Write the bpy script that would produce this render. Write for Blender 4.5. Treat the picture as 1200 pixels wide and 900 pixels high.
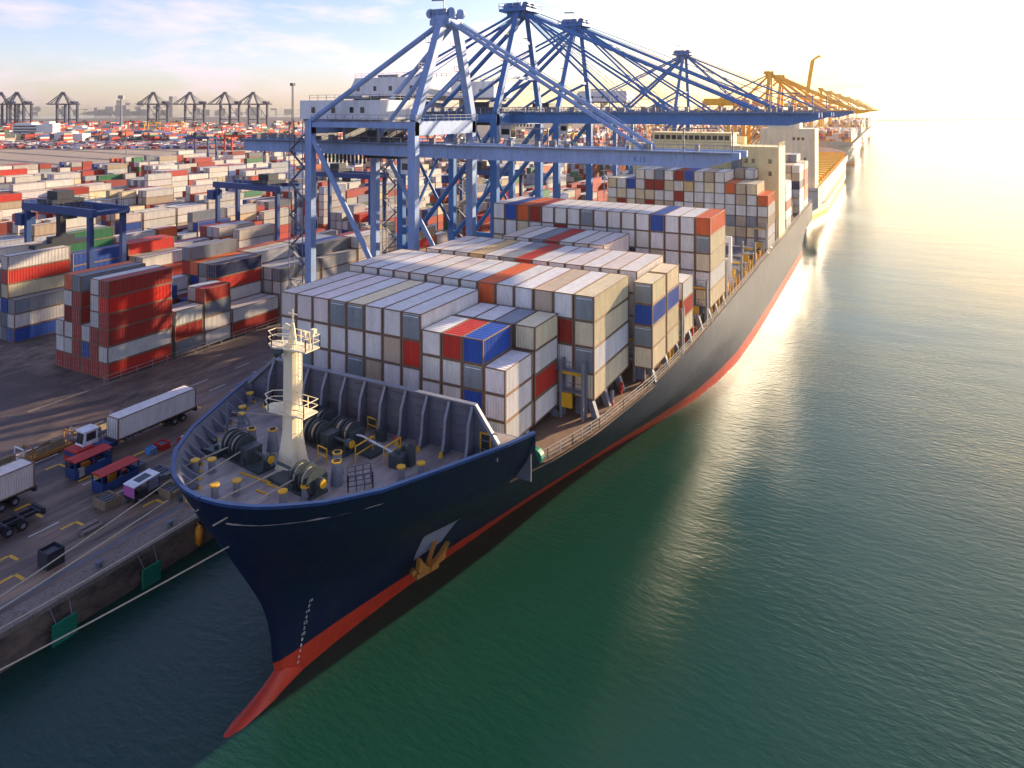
import bpy, bmesh, math, random
import numpy as np
from mathutils import Vector, Matrix
R = math.radians
for o in list(bpy.data.objects): bpy.data.objects.remove(o)
S = bpy.context.scene
C = S.collection
# ------------------------------------------------------------------ camera, sky, sun, exposure
YAW = 0.503; CAMZ = 48.6; FPX = 838.0
cd = bpy.data.cameras.new('camera'); cam = bpy.data.objects.new('camera', cd); C.objects.link(cam)
cam.location = (0, 0, CAMZ); cam.rotation_euler = (R(90), 0, YAW)
cd.sensor_width = 36.0; cd.lens = 36.0 * FPX / 1200.0
cd.shift_x = (600 - 580) / 1200.0; cd.shift_y = -(450 - 128) / 1200.0
cd.clip_start = 0.5; cd.clip_end = 90000
S.camera = cam
SUN_AZ = R(22.0); SUN_EL = R(15.0)          # azimuth measured from +Y towards +X
w = bpy.data.worlds.new('World'); S.world = w; w.use_nodes = True
nt = w.node_tree; nt.nodes.clear()
def N(nt, typ, **kw):
    n = nt.nodes.new(typ)
    for k, v in kw.items(): setattr(n, k, v)
    return n
def build_world():
    L = nt.links.new
    sky = N(nt, 'ShaderNodeTexSky', sky_type='NISHITA', sun_disc=False)
    sky.sun_elevation = SUN_EL; sky.sun_rotation = SUN_AZ
    sky.altitude = 50; sky.air_density = 1.0; sky.dust_density = 0.7; sky.ozone_density = 2.0
    tc = N(nt, 'ShaderNodeTexCoord')
    mp = N(nt, 'ShaderNodeMapping'); mp.inputs['Scale'].default_value = (2.2, 2.2, 7.5)
    mp.inputs['Location'].default_value = (0.6, 1.7, 0.15)
    L(tc.outputs['Generated'], mp.inputs['Vector'])
    n1 = N(nt, 'ShaderNodeTexNoise'); n1.inputs['Scale'].default_value = 2.4; n1.inputs['Detail'].default_value = 9; n1.inputs['Roughness'].default_value = 0.62
    n1.inputs['Distortion'].default_value = 0.25
    L(mp.outputs[0], n1.inputs['Vector'])
    cr = N(nt, 'ShaderNodeValToRGB'); cr.color_ramp.elements[0].position = 0.48; cr.color_ramp.elements[1].position = 0.68
    L(n1.outputs['Fac'], cr.inputs[0])
    # clouds are lit by the sky: brightened, desaturated sky
    hsv = N(nt, 'ShaderNodeHueSaturation'); hsv.inputs['Saturation'].default_value = 0.35; hsv.inputs['Value'].default_value = 1.35
    L(sky.outputs[0], hsv.inputs['Color'])
    warm = N(nt, 'ShaderNodeMix', data_type='RGBA', blend_type='MULTIPLY'); warm.inputs[0].default_value = 1
    warm.inputs[7].default_value = (1.12, 0.98, 0.97, 1)
    L(hsv.outputs[0], warm.inputs[6])
    mx = N(nt, 'ShaderNodeMix', data_type='RGBA')
    mul = N(nt, 'ShaderNodeMath', operation='MULTIPLY'); mul.inputs[1].default_value = 0.75
    L(cr.outputs[0], mul.inputs[0]); L(mul.outputs[0], mx.inputs[0])
    L(sky.outputs[0], mx.inputs[6]); L(warm.outputs[2], mx.inputs[7])
    bg = N(nt, 'ShaderNodeBackground'); bg.inputs['Strength'].default_value = 0.15
    out = N(nt, 'ShaderNodeOutputWorld')
    # compress the bright aureole, tint sky warmer towards the sun, pinkish away from it
    sep = N(nt, 'ShaderNodeSeparateColor'); L(mx.outputs[2], sep.inputs[0])
    m1 = N(nt, 'ShaderNodeMath', operation='MAXIMUM'); L(sep.outputs[0], m1.inputs[0]); L(sep.outputs[2], m1.inputs[1])
    m2 = N(nt, 'ShaderNodeMath', operation='MULTIPLY_ADD'); L(m1.outputs[0], m2.inputs[0]); m2.inputs[1].default_value = 0.155; m2.inputs[2].default_value = 1.0
    m3 = N(nt, 'ShaderNodeMath', operation='DIVIDE'); m3.inputs[0].default_value = 1.15; L(m2.outputs[0], m3.inputs[1])
    dt = N(nt, 'ShaderNodeVectorMath', operation='DOT_PRODUCT'); L(tc.outputs['Generated'], dt.inputs[0])
    dt.inputs[1].default_value = (math.sin(SUN_AZ), math.cos(SUN_AZ), 0)
    mr = N(nt, 'ShaderNodeMapRange', interpolation_type='SMOOTHSTEP'); mr.inputs[1].default_value = 0.45; mr.inputs[2].default_value = 0.93; L(dt.outputs['Value'], mr.inputs[0])
    tint = N(nt, 'ShaderNodeMix', data_type='RGBA'); L(mr.outputs[0], tint.inputs[0]);     sx = N(nt, 'ShaderNodeSeparateXYZ'); L(tc.outputs['Generated'], sx.inputs[0]); me_ = N(nt, 'ShaderNodeMapRange'); me_.inputs[1].default_value = 0.0; me_.inputs[2].default_value = 0.22; L(sx.outputs[2], me_.inputs[0])
    t2 = N(nt, 'ShaderNodeMix', data_type='RGBA'); L(me_.outputs[0], t2.inputs[0]); t2.inputs[6].default_value = (0.80, 0.74, 0.96, 1); t2.inputs[7].default_value = (0.93, 0.80, 0.98, 1); L(t2.outputs[2], tint.inputs[6])
    t3 = N(nt, 'ShaderNodeMix', data_type='RGBA'); L(me_.outputs[0], t3.inputs[0]); t3.inputs[6].default_value = (1.34, 1.12, 0.78, 1); t3.inputs[7].default_value = (1.20, 1.14, 1.06, 1); L(t3.outputs[2], tint.inputs[7])
    sc_ = N(nt, 'ShaderNodeVectorMath', operation='SCALE'); L(mx.outputs[2], sc_.inputs[0]); L(m3.outputs[0], sc_.inputs['Scale'])
    ml = N(nt, 'ShaderNodeVectorMath', operation='MULTIPLY'); L(sc_.outputs[0], ml.inputs[0]); L(tint.outputs[2], ml.inputs[1])
    L(ml.outputs[0], bg.inputs['Color']); L(bg.outputs[0], out.inputs['Surface'])
build_world()
sl = bpy.data.lights.new('sun', 'SUN'); sun = bpy.data.objects.new('sun', sl); C.objects.link(sun)
sl.energy = 5.0; sl.angle = R(0.6); sl.color = (1.0, 0.80, 0.55)
sdir = Vector((math.sin(SUN_AZ) * math.cos(SUN_EL), math.cos(SUN_AZ) * math.cos(SUN_EL), math.sin(SUN_EL)))
sun.rotation_euler = sdir.to_track_quat('Z', 'Y').to_euler()
sun.location = (200, 600, 300)
S.view_settings.view_transform = 'Standard'; S.view_settings.look = 'None'
S.view_settings.exposure = 1.35; S.view_settings.gamma = 1.0; S.view_settings.use_curve_mapping = False
S.cycles.max_bounces = 5; S.cycles.diffuse_bounces = 2; S.cycles.glossy_bounces = 2; S.cycles.volume_bounces = 0
S.cycles.transparent_max_bounces = 4; S.cycles.use_denoising = True
HAZE = 0.00006
# ------------------------------------------------------------------ materials
def srgb(h):
    h = h.lstrip('#'); v = [int(h[i:i+2], 16) / 255 for i in (0, 2, 4)]
    return tuple((c / 12.92 if c <= 0.04045 else ((c + 0.055) / 1.055) ** 2.4) for c in v)
def paint(name, col, rough=0.5, dirt=0.25, dcol=(0.10, 0.06, 0.035), scale=0.6, streak=True, metal=0.0, spec=0.4, objcol=False, attr=False, coat=0.0, amp=1.0):
    m = bpy.data.materials.new(name); m.use_nodes = True; t = m.node_tree; L = t.links.new
    b = t.nodes['Principled BSDF']; b.inputs['Roughness'].default_value = rough; b.inputs['Metallic'].default_value = metal
    b.inputs['Specular IOR Level'].default_value = spec; b.inputs['Coat Weight'].default_value = coat
    geo = N(t, 'ShaderNodeNewGeometry')
    mp = N(t, 'ShaderNodeMapping'); L(geo.outputs['Position'], mp.inputs['Vector'])
    mp.inputs['Scale'].default_value = (1, 1, 0.22) if streak else (1, 1, 1)
    n1 = N(t, 'ShaderNodeTexNoise'); n1.inputs['Scale'].default_value = scale; n1.inputs['Detail'].default_value = 8; n1.inputs['Roughness'].default_value = 0.65
    L(mp.outputs[0], n1.inputs['Vector'])
    n2 = N(t, 'ShaderNodeTexNoise'); n2.inputs['Scale'].default_value = scale * 6; n2.inputs['Detail'].default_value = 6; n2.inputs['Roughness'].default_value = 0.7
    L(mp.outputs[0], n2.inputs['Vector'])
    if objcol:
        oi = N(t, 'ShaderNodeObjectInfo'); base = oi.outputs['Color']
    elif attr:
        at = N(t, 'ShaderNodeAttribute', attribute_name='Col'); base = at.outputs['Color']
    else:
        rgb = N(t, 'ShaderNodeRGB'); rgb.outputs[0].default_value = (*col, 1); base = rgb.outputs[0]
    # value variation
    r0 = N(t, 'ShaderNodeMapRange'); r0.inputs[1].default_value = 0.3; r0.inputs[2].default_value = 0.7
    r0.inputs[3].default_value = 1 - 0.22 * amp; r0.inputs[4].default_value = 1 + 0.10 * amp
    L(n1.outputs['Fac'], r0.inputs[0])
    hv = N(t, 'ShaderNodeHueSaturation'); L(base, hv.inputs['Color']); L(r0.outputs[0], hv.inputs['Value'])
    # dirt
    r1 = N(t, 'ShaderNodeMapRange'); r1.inputs[1].default_value = 0.52; r1.inputs[2].default_value = 0.74; r1.inputs[3].default_value = 0; r1.inputs[4].default_value = dirt * 2.2
    L(n2.outputs['Fac'], r1.inputs[0])
    mx = N(t, 'ShaderNodeMix', data_type='RGBA'); L(r1.outputs[0], mx.inputs[0]); L(hv.outputs[0], mx.inputs[6]); mx.inputs[7].default_value = (*dcol, 1)
    last = mx.outputs[2]
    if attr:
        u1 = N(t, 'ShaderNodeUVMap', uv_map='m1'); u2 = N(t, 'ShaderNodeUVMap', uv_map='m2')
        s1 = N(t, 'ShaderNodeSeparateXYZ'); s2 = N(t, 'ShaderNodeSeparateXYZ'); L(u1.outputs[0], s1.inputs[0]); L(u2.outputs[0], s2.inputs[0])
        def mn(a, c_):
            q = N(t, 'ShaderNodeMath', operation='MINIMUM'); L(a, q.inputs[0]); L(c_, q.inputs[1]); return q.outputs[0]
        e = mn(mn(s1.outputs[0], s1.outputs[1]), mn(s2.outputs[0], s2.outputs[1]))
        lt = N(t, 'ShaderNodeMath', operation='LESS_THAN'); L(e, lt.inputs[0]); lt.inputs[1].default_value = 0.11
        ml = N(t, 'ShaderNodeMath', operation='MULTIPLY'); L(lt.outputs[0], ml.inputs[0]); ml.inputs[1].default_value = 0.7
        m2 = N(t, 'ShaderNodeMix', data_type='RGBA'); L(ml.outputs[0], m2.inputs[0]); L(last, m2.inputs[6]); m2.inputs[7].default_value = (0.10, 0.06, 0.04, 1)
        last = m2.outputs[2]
        sn = N(t, 'ShaderNodeMath', operation='MULTIPLY'); L(s1.outputs[0], sn.inputs[0]); sn.inputs[1].default_value = 22.4
        si = N(t, 'ShaderNodeMath', operation='SINE'); L(sn.outputs[0], si.inputs[0])
        bp = N(t, 'ShaderNodeBump'); bp.inputs['Strength'].default_value = 0.35; bp.inputs['Distance'].default_value = 0.03
        L(si.outputs[0], bp.inputs['Height']); L(bp.outputs[0], b.inputs['Normal'])
    L(last, b.inputs['Base Color'])
    rr = N(t, 'ShaderNodeMapRange'); rr.inputs[3].default_value = max(rough - 0.1, 0.03); rr.inputs[4].default_value = min(rough + 0.18, 1)
    L(n2.outputs['Fac'], rr.inputs[0]); L(rr.outputs[0], b.inputs['Roughness'])
    return m
M = {}
M['box'] = paint('container_paint', (0, 0, 0), 0.5, 0.15, (0.36, 0.18, 0.07), 1.1, objcol=True, amp=.8)
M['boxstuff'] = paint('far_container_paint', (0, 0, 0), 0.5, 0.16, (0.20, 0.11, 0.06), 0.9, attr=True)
M['frame'] = paint('rusty_frame_steel', (0.25, 0.155, 0.095), 0.6, 0.5, (0.08, 0.035, 0.018), 2.0)
M['unit'] = paint('reefer_unit_grey', (0.26, 0.29, 0.29), 0.5, 0.2)
M['rod'] = paint('galvanised_rod', (0.45, 0.42, 0.38), 0.45, 0.3, metal=0.3)
M['white'] = paint('white_paint', (0.78, 0.76, 0.72), 0.4, 0.08, (0.35, 0.22, 0.12))
M['cream'] = paint('cream_with_yellow_light', (0.92, 0.74, 0.36), 0.4, 0.08, (0.4, 0.22, 0.1))  # yellow light on the accommodation is mixed into this cream
M['mast'] = paint('cream_with_warm_glow', (0.93, 0.78, 0.50), 0.4, 0.05, (0.5, 0.25, 0.1))  # warm glow on the mast is put into the base colour
M['navy'] = paint('navy_hull_paint', (0.0035, 0.013, 0.046), 0.42, 0.04, (0.012, 0.012, 0.022), 0.16, spec=0.32, amp=.8)
def hull_seams(m):
    t = m.node_tree; L = t.links.new; b = t.nodes['Principled BSDF']; geo = N(t, 'ShaderNodeNewGeometry'); sp = N(t, 'ShaderNodeSeparateXYZ'); L(geo.outputs['Position'], sp.inputs[0])
    cb = N(t, 'ShaderNodeCombineXYZ'); L(sp.outputs[1], cb.inputs[0]); L(sp.outputs[2], cb.inputs[1])
    br = N(t, 'ShaderNodeTexBrick'); L(cb.outputs[0], br.inputs['Vector']); br.inputs['Scale'].default_value = 1; br.inputs['Mortar Size'].default_value = 0.035; br.inputs['Mortar Smooth'].default_value = 0.6; br.inputs['Brick Width'].default_value = 9; br.inputs['Row Height'].default_value = 2.4
    no = N(t, 'ShaderNodeTexNoise'); no.inputs['Scale'].default_value = 0.5; no.inputs['Detail'].default_value = 3; L(geo.outputs['Position'], no.inputs['Vector'])
    ma = N(t, 'ShaderNodeMath', operation='MULTIPLY_ADD'); L(br.outputs['Fac'], ma.inputs[0]); ma.inputs[1].default_value = -0.5; L(no.outputs['Fac'], ma.inputs[2])
    bp = N(t, 'ShaderNodeBump'); bp.inputs['Strength'].default_value = 0.5; bp.inputs['Distance'].default_value = 0.04; L(ma.outputs[0], bp.inputs['Height']); L(bp.outputs[0], b.inputs['Normal'])
    # scuffs and rust runs drawn downwards
    mp = N(t, 'ShaderNodeMapping'); mp.inputs['Scale'].default_value = (1.2, 1.2, .07); L(geo.outputs['Position'], mp.inputs['Vector']); n2 = N(t, 'ShaderNodeTexNoise'); n2.inputs['Scale'].default_value = 1.0; n2.inputs['Detail'].default_value = 6; L(mp.outputs[0], n2.inputs['Vector'])
    rg = N(t, 'ShaderNodeMapRange'); rg.inputs[1].default_value = .60; rg.inputs[2].default_value = .78; rg.inputs[4].default_value = .35; L(n2.outputs['Fac'], rg.inputs[0])
    src = b.inputs['Base Color'].links[0].from_socket; mx = N(t, 'ShaderNodeMix', data_type='RGBA'); L(rg.outputs[0], mx.inputs[0]); L(src, mx.inputs[6]); mx.inputs[7].default_value = (0.06, 0.035, 0.03, 1); L(mx.outputs[2], b.inputs['Base Color'])
hull_seams(M['navy'])
M['rim'] = paint('blue_bulwark_paint', (0.02, 0.055, 0.17), 0.4, 0.2, (0.02, 0.03, 0.06))
M['red'] = paint('red_boot_topping', (0.55, 0.045, 0.02), 0.45, 0.22, (0.22, 0.03, 0.015), 0.35)
M['deck'] = paint('grey_deck_paint', (0.17, 0.155, 0.15), 0.55, 0.35, (0.09, 0.06, 0.05), 0.35, streak=False)
M['deckbrown'] = paint('brown_main_deck', (0.20, 0.12, 0.075), 0.6, 0.4, (0.08, 0.05, 0.035), 0.5, streak=False)
M['steel'] = paint('dark_grey_steel', (0.145, 0.145, 0.17), 0.45, 0.25, (0.05, 0.04, 0.04), 0.8)
M['steel2'] = paint('mid_grey_steel', (0.23, 0.235, 0.26), 0.45, 0.25, (0.10, 0.07, 0.05), 0.8)
M['winch'] = paint('dark_green_grey_machinery', (0.055, 0.07, 0.07), 0.4, 0.3, (0.03, 0.025, 0.02), 2.0)
M['rope'] = paint('pale_mooring_rope', (0.52, 0.42, 0.30), 0.8, 0.3, (0.2, 0.14, 0.09), 4.0)
M['yel'] = paint('safety_yellow_paint', (0.80, 0.42, 0.02), 0.45, 0.15, (0.3, 0.12, 0.02), 1.2)
M['redp'] = paint('signal_red_paint', (0.55, 0.03, 0.02), 0.45, 0.15)
M['wht2'] = paint('plain_white', (0.8, 0.8, 0.78), 0.45, 0.05)
M['blue'] = paint('crane_blue_paint', (0.055, 0.18, 0.43), 0.45, 0.2, (0.09, 0.07, 0.09), 0.4)
M['lblue'] = paint('weathered_light_blue_paint', (0.27, 0.38, 0.60), 0.5, 0.28, (0.22, 0.15, 0.12), 0.45)
M['dblue'] = paint('dark_blue_paint', (0.02, 0.06, 0.19), 0.45, 0.2, (0.03, 0.03, 0.06), 0.5)
M['gold'] = paint('crane_yellow_and_sun_glow', (0.88, 0.42, 0.008), 0.5, 0.05, (0.5, 0.22, 0.03), 0.3)  # sun glow on the far quay cranes painted in as saturated yellow
M['goldc'] = paint('orange_hatch_paint', (0.95, 0.48, 0.02), 0.5, 0.3, (0.45, 0.14, 0.03), 0.3, streak=False)
M['dark'] = paint('dark_machinery', (0.03, 0.033, 0.045), 0.5, 0.3, (0.05, 0.03, 0.02), 1.5)
M['black'] = paint('black_rubber', (0.018, 0.018, 0.02), 0.7, 0.2, (0.05, 0.045, 0.04), 2.0)
M['green'] = paint('green_fender_face', (0.01, 0.20, 0.11), 0.45, 0.3, (0.02, 0.09, 0.05), 1.0)
M['orange'] = paint('orange_float', (0.85, 0.30, 0.02), 0.5, 0.15)
M['anchor'] = paint('rusty_ochre_anchor', (0.42, 0.17, 0.03), 0.6, 0.35, (0.15, 0.05, 0.015), 1.5)
M['pocket'] = paint('worn_bare_hull_metal', (0.28, 0.30, 0.42), 0.35, 0.3, (0.05, 0.05, 0.1), 0.8)
M['conc'] = paint('quay_concrete', (0.25, 0.20, 0.16), 0.8, 0.5, (0.07, 0.05, 0.04), 0.5)
M['conc2'] = paint('stained_concrete', (0.16, 0.10, 0.065), 0.85, 0.5, (0.04, 0.03, 0.025), 0.8)
M['hullwhite'] = paint('pale_hull_paint', (0.62, 0.58, 0.52), 0.35, 0.1, (0.4, 0.25, 0.15), 0.1)
M['pink'] = paint('faded_red_band', (0.62, 0.22, 0.15), 0.45, 0.2)
M['greenroof'] = paint('green_roof_sheet', (0.12, 0.26, 0.14), 0.6, 0.2)
M['blueroof'] = paint('blue_roof_sheet', (0.04, 0.09, 0.25), 0.6, 0.2)
M['navyfar'] = paint('navy_crane_paint', (0.004, 0.016, 0.08), 0.6, 0.1)
M['city'] = paint('hazy_city_concrete', (0.34, 0.33, 0.33), 0.8, 0.15)
M['wood'] = paint('worn_timber', (0.28, 0.20, 0.12), 0.8, 0.4)
M['cyan'] = paint('blue_plastic', (0.1, 0.35, 0.7), 0.5, 0.1)
M['magenta'] = paint('pink_panel', (0.5, 0.12, 0.35), 0.5, 0.1)
def glassmat():
    m = bpy.data.materials.new('dark_window_glass'); m.use_nodes = True; b = m.node_tree.nodes['Principled BSDF']
    b.inputs['Base Color'].default_value = (0.03, 0.03, 0.04, 1); b.inputs['Roughness'].default_value = 0.08; return m
M['glass'] = glassmat()
def ground_mat(name, base, dark, tan, scale_y=0.18, rough=0.7, patch=0.035):
    m = bpy.data.materials.new(name); m.use_nodes = True; t = m.node_tree; L = t.links.new; b = t.nodes['Principled BSDF']
    geo = N(t, 'ShaderNodeNewGeometry')
    mp = N(t, 'ShaderNodeMapping'); mp.inputs['Scale'].default_value = (1, scale_y, 1); L(geo.outputs['Position'], mp.inputs['Vector'])
    a = N(t, 'ShaderNodeTexNoise'); a.inputs['Scale'].default_value = 0.45; a.inputs['Detail'].default_value = 10; a.inputs['Roughness'].default_value = 0.7; L(mp.outputs[0], a.inputs['Vector'])
    a2 = N(t, 'ShaderNodeTexNoise'); a2.inputs['Scale'].default_value = patch; a2.inputs['Detail'].default_value = 7; a2.inputs['Roughness'].default_value = 0.6; L(geo.outputs['Position'], a2.inputs['Vector'])
    a3 = N(t, 'ShaderNodeTexNoise'); a3.inputs['Scale'].default_value = 2.2; a3.inputs['Detail'].default_value = 8; a3.inputs['Roughness'].default_value = 0.75
    mp3 = N(t, 'ShaderNodeMapping'); mp3.inputs['Scale'].default_value = (1, scale_y * 0.5, 1); L(geo.outputs['Position'], mp3.inputs['Vector']); L(mp3.outputs[0], a3.inputs['Vector'])
    r = N(t, 'ShaderNodeMapRange'); r.inputs[1].default_value = 0.38; r.inputs[2].default_value = 0.62; L(a.outputs['Fac'], r.inputs[0])
    m1 = N(t, 'ShaderNodeMix', data_type='RGBA'); L(r.outputs[0], m1.inputs[0]); m1.inputs[6].default_value = (*dark, 1); m1.inputs[7].default_value = (*base, 1)
    r2 = N(t, 'ShaderNodeMapRange'); r2.inputs[1].default_value = 0.44; r2.inputs[2].default_value = 0.62; L(a2.outputs['Fac'], r2.inputs[0])
    f = N(t, 'ShaderNodeMath', operation='MULTIPLY'); L(r2.outputs[0], f.inputs[0]); L(r.outputs[0], f.inputs[1])
    m2 = N(t, 'ShaderNodeMix', data_type='RGBA'); L(f.outputs[0], m2.inputs[0]); L(m1.outputs[2], m2.inputs[6]); m2.inputs[7].default_value = (*tan, 1)
    r3 = N(t, 'ShaderNodeMapRange'); r3.inputs[1].default_value = 0.5; r3.inputs[2].default_value = 0.72; r3.inputs[4].default_value = 0.7; L(a3.outputs['Fac'], r3.inputs[0])
    m3 = N(t, 'ShaderNodeMix', data_type='RGBA'); L(r3.outputs[0], m3.inputs[0]); L(m2.outputs[2], m3.inputs[6]); m3.inputs[7].default_value = tuple(c_ * 0.45 for c_ in dark) + (1,)
    L(m3.outputs[2], b.inputs['Base Color'])
    rr = N(t, 'ShaderNodeMapRange'); rr.inputs[3].default_value = rough - 0.25; rr.inputs[4].default_value = rough + 0.15; L(a2.outputs['Fac'], rr.inputs[0]); L(rr.outputs[0], b.inputs['Roughness'])
    bp = N(t, 'ShaderNodeBump'); bp.inputs['Strength'].default_value = 0.3; bp.inputs['Distance'].default_value = 0.02; L(a3.outputs['Fac'], bp.inputs['Height']); L(bp.outputs[0], b.inputs['Normal'])
    return m
M['quay'] = ground_mat('quay_surface', (0.20, 0.13, 0.09), (0.065, 0.045, 0.040), (0.36, 0.23, 0.13), 0.10, 0.6, 0.06)
M['road'] = ground_mat('asphalt_road', (0.095, 0.066, 0.056), (0.060, 0.044, 0.040), (0.28, 0.18, 0.115), 0.35, 0.65, 0.045)
M['yard'] = ground_mat('yard_surface', (0.17, 0.12, 0.088), (0.05, 0.04, 0.038), (0.24, 0.17, 0.12), 0.6, 0.7, 0.03)
M['sand'] = ground_mat('bare_sandy_ground', (0.38, 0.29, 0.20), (0.25, 0.19, 0.15), (0.50, 0.38, 0.26), 1.0, 0.8, 0.008)
def deck_mat():
    m = ground_mat('scuffed_forecastle_deck', (0.40, 0.33, 0.29), (0.20, 0.16, 0.145), (0.48, 0.39, 0.32), 0.22, 0.5, 0.25); return m
M['fdeck'] = deck_mat()
def water_mat():
    m = bpy.data.materials.new('harbour_water'); m.use_nodes = True; t = m.node_tree; L = t.links.new; b = t.nodes['Principled BSDF']
    geo = N(t, 'ShaderNodeNewGeometry')
    b.inputs['IOR'].default_value = 1.33; b.inputs['Roughness'].default_value = 0.07
    a = N(t, 'ShaderNodeTexNoise'); a.inputs['Scale'].default_value = 0.02; a.inputs['Detail'].default_value = 5; L(geo.outputs['Position'], a.inputs['Vector'])
    mx = N(t, 'ShaderNodeMix', data_type='RGBA'); L(a.outputs['Fac'], mx.inputs[0]); mx.inputs[6].default_value = (0.005, 0.037, 0.024, 1); mx.inputs[7].default_value = (0.011, 0.052, 0.037, 1)
    L(mx.outputs[2], b.inputs['Base Color'])
    mp = N(t, 'ShaderNodeMapping'); mp.inputs['Rotation'].default_value = (0, 0, R(25)); mp.inputs['Scale'].default_value = (0.45, 1.0, 1); L(geo.outputs['Position'], mp.inputs['Vector'])
    n1 = N(t, 'ShaderNodeTexNoise'); n1.inputs['Scale'].default_value = 1.5; n1.inputs['Detail'].default_value = 7; n1.inputs['Roughness'].default_value = 0.6; L(mp.outputs[0], n1.inputs['Vector'])
    n2 = N(t, 'ShaderNodeTexNoise'); n2.inputs['Scale'].default_value = 0.12; n2.inputs['Detail'].default_value = 3; L(mp.outputs[0], n2.inputs['Vector'])
    n3 = N(t, 'ShaderNodeTexNoise'); n3.inputs['Scale'].default_value = 0.012; n3.inputs['Detail'].default_value = 4; L(geo.outputs['Position'], n3.inputs['Vector'])
    rg = N(t, 'ShaderNodeMapRange'); rg.inputs[1].default_value = 0.35; rg.inputs[2].default_value = 0.65; rg.inputs[3].default_value = 0.2; rg.inputs[4].default_value = 1.15; L(n3.outputs['Fac'], rg.inputs[0])
    h1 = N(t, 'ShaderNodeMath', operation='MULTIPLY'); L(n1.outputs['Fac'], h1.inputs[0]); L(rg.outputs[0], h1.inputs[1])
    h2 = N(t, 'ShaderNodeMath', operation='MULTIPLY_ADD'); L(n2.outputs['Fac'], h2.inputs[0]); h2.inputs[1].default_value = 0.9; L(h1.outputs[0], h2.inputs[2])
    bp = N(t, 'ShaderNodeBump'); bp.inputs['Strength'].default_value = 1.0; bp.inputs['Distance'].default_value = 0.11; L(h2.outputs[0], bp.inputs['Height']); L(bp.outputs[0], b.inputs['Normal'])
    return m
M['water'] = water_mat()
# ------------------------------------------------------------------ mesh helpers
class MB:
    def __init__(s): s.v = []; s.f = []; s.mi = []
    def add(s, vs, fs, mi=0):
        o = len(s.v); s.v += [tuple(p) for p in vs]; s.f += [tuple(i + o for i in f) for f in fs]; s.mi += [mi] * len(fs); return s
    def box(s, x0, x1, y0, y1, z0, z1, mi=0):
        return s.add([(x0, y0, z0), (x1, y0, z0), (x1, y1, z0), (x0, y1, z0), (x0, y0, z1), (x1, y0, z1), (x1, y1, z1), (x0, y1, z1)],
                     [(0, 3, 2, 1), (4, 5, 6, 7), (0, 1, 5, 4), (1, 2, 6, 5), (2, 3, 7, 6), (3, 0, 4, 7)], mi)
    def bar(s, p, q, w, h=None, mi=0, up=(0, 0, 1)):
        h = w if h is None else h; p = Vector(p); q = Vector(q); d = (q - p)
        if d.length < 1e-6: return s
        d.normalize(); u = Vector(up)
        if abs(d.dot(u)) > 0.98: u = Vector((0, 1, 0))
        a = d.cross(u).normalized() * w / 2; b = a.cross(d).normalized() * h / 2
        vs = [p - a - b, p + a - b, p + a + b, p - a + b, q - a - b, q + a - b, q + a + b, q - a + b]
        return s.add(vs, [(0, 1, 2, 3), (4, 7, 6, 5), (0, 4, 5, 1), (1, 5, 6, 2), (2, 6, 7, 3), (3, 7, 4, 0)], mi)
    def tube(s, p, q, r, n=8, r2=None, mi=0, cap=True):
        r2 = r if r2 is None else r2; p = Vector(p); q = Vector(q); d = (q - p).normalized(); u = Vector((0, 0, 1))
        if abs(d.dot(u)) > 0.98: u = Vector((0, 1, 0))
        a = d.cross(u).normalized(); b = a.cross(d).normalized(); vs = []
        for c_, rr in ((p, r), (q, r2)):
            for i in range(n):
                t = 2 * math.pi * i / n; vs.append(c_ + a * math.cos(t) * rr + b * math.sin(t) * rr)
        fs = [(i, i + n, (i + 1) % n + n, (i + 1) % n) for i in range(n)]
        if cap: fs += [tuple(range(n)), tuple(range(2 * n - 1, n - 1, -1))]
        return s.add(vs, fs, mi)
    def poly(s, pts, z0, z1, mi=0):
        n = len(pts); vs = [(x, y, z0) for x, y in pts] + [(x, y, z1) for x, y in pts]
        return s.add(vs, [tuple(range(n - 1, -1, -1)), tuple(range(n, 2 * n))] + [(i, (i + 1) % n, (i + 1) % n + n, i + n) for i in range(n)], mi)
    def prism(s, pts, d, mi=0):  # closed 3-D outline extruded by vector d
        n = len(pts); d = Vector(d); vs = [Vector(p) for p in pts] + [Vector(p) + d for p in pts]
        return s.add(vs, [tuple(range(n - 1, -1, -1)), tuple(range(n, 2 * n))] + [(i, (i + 1) % n, (i + 1) % n + n, i + n) for i in range(n)], mi)
    def rail(s, pts, h=1.1, r=0.035, mids=2, post=1.6, up=True):
        for p, q in zip(pts[:-1], pts[1:]):
            p = Vector(p); q = Vector(q); L_ = (q - p).length; n = max(1, int(round(L_ / post)))
            for k in range(1, mids + 1):
                z = Vector((0, 0, h * k / mids)); s.bar(p + z, q + z, r * 1.6)
            for i in range(n + 1):
                a = p.lerp(q, i / n); s.bar(a, a + Vector((0, 0, h)), r * 1.8)
        return s
    def mesh(s, name, mats, origin=(0, 0, 0), smooth=False):
        me = bpy.data.meshes.new(name); o = Vector(origin)
        me.from_pydata([tuple(Vector(v) - o) for v in s.v], [], s.f)
        for m in mats: me.materials.append(m)
        if len(mats) > 1: me.polygons.foreach_set('material_index', s.mi)
        if smooth: me.polygons.foreach_set('use_smooth', [True] * len(me.polygons))
        me.validate(); me.update(); return me
def tag(o, label=None, cat=None, group=None, kind=None):
    if label: o['label'] = label
    if cat: o['category'] = cat
    if group: o['group'] = group
    if kind: o['kind'] = kind
    return o
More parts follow.
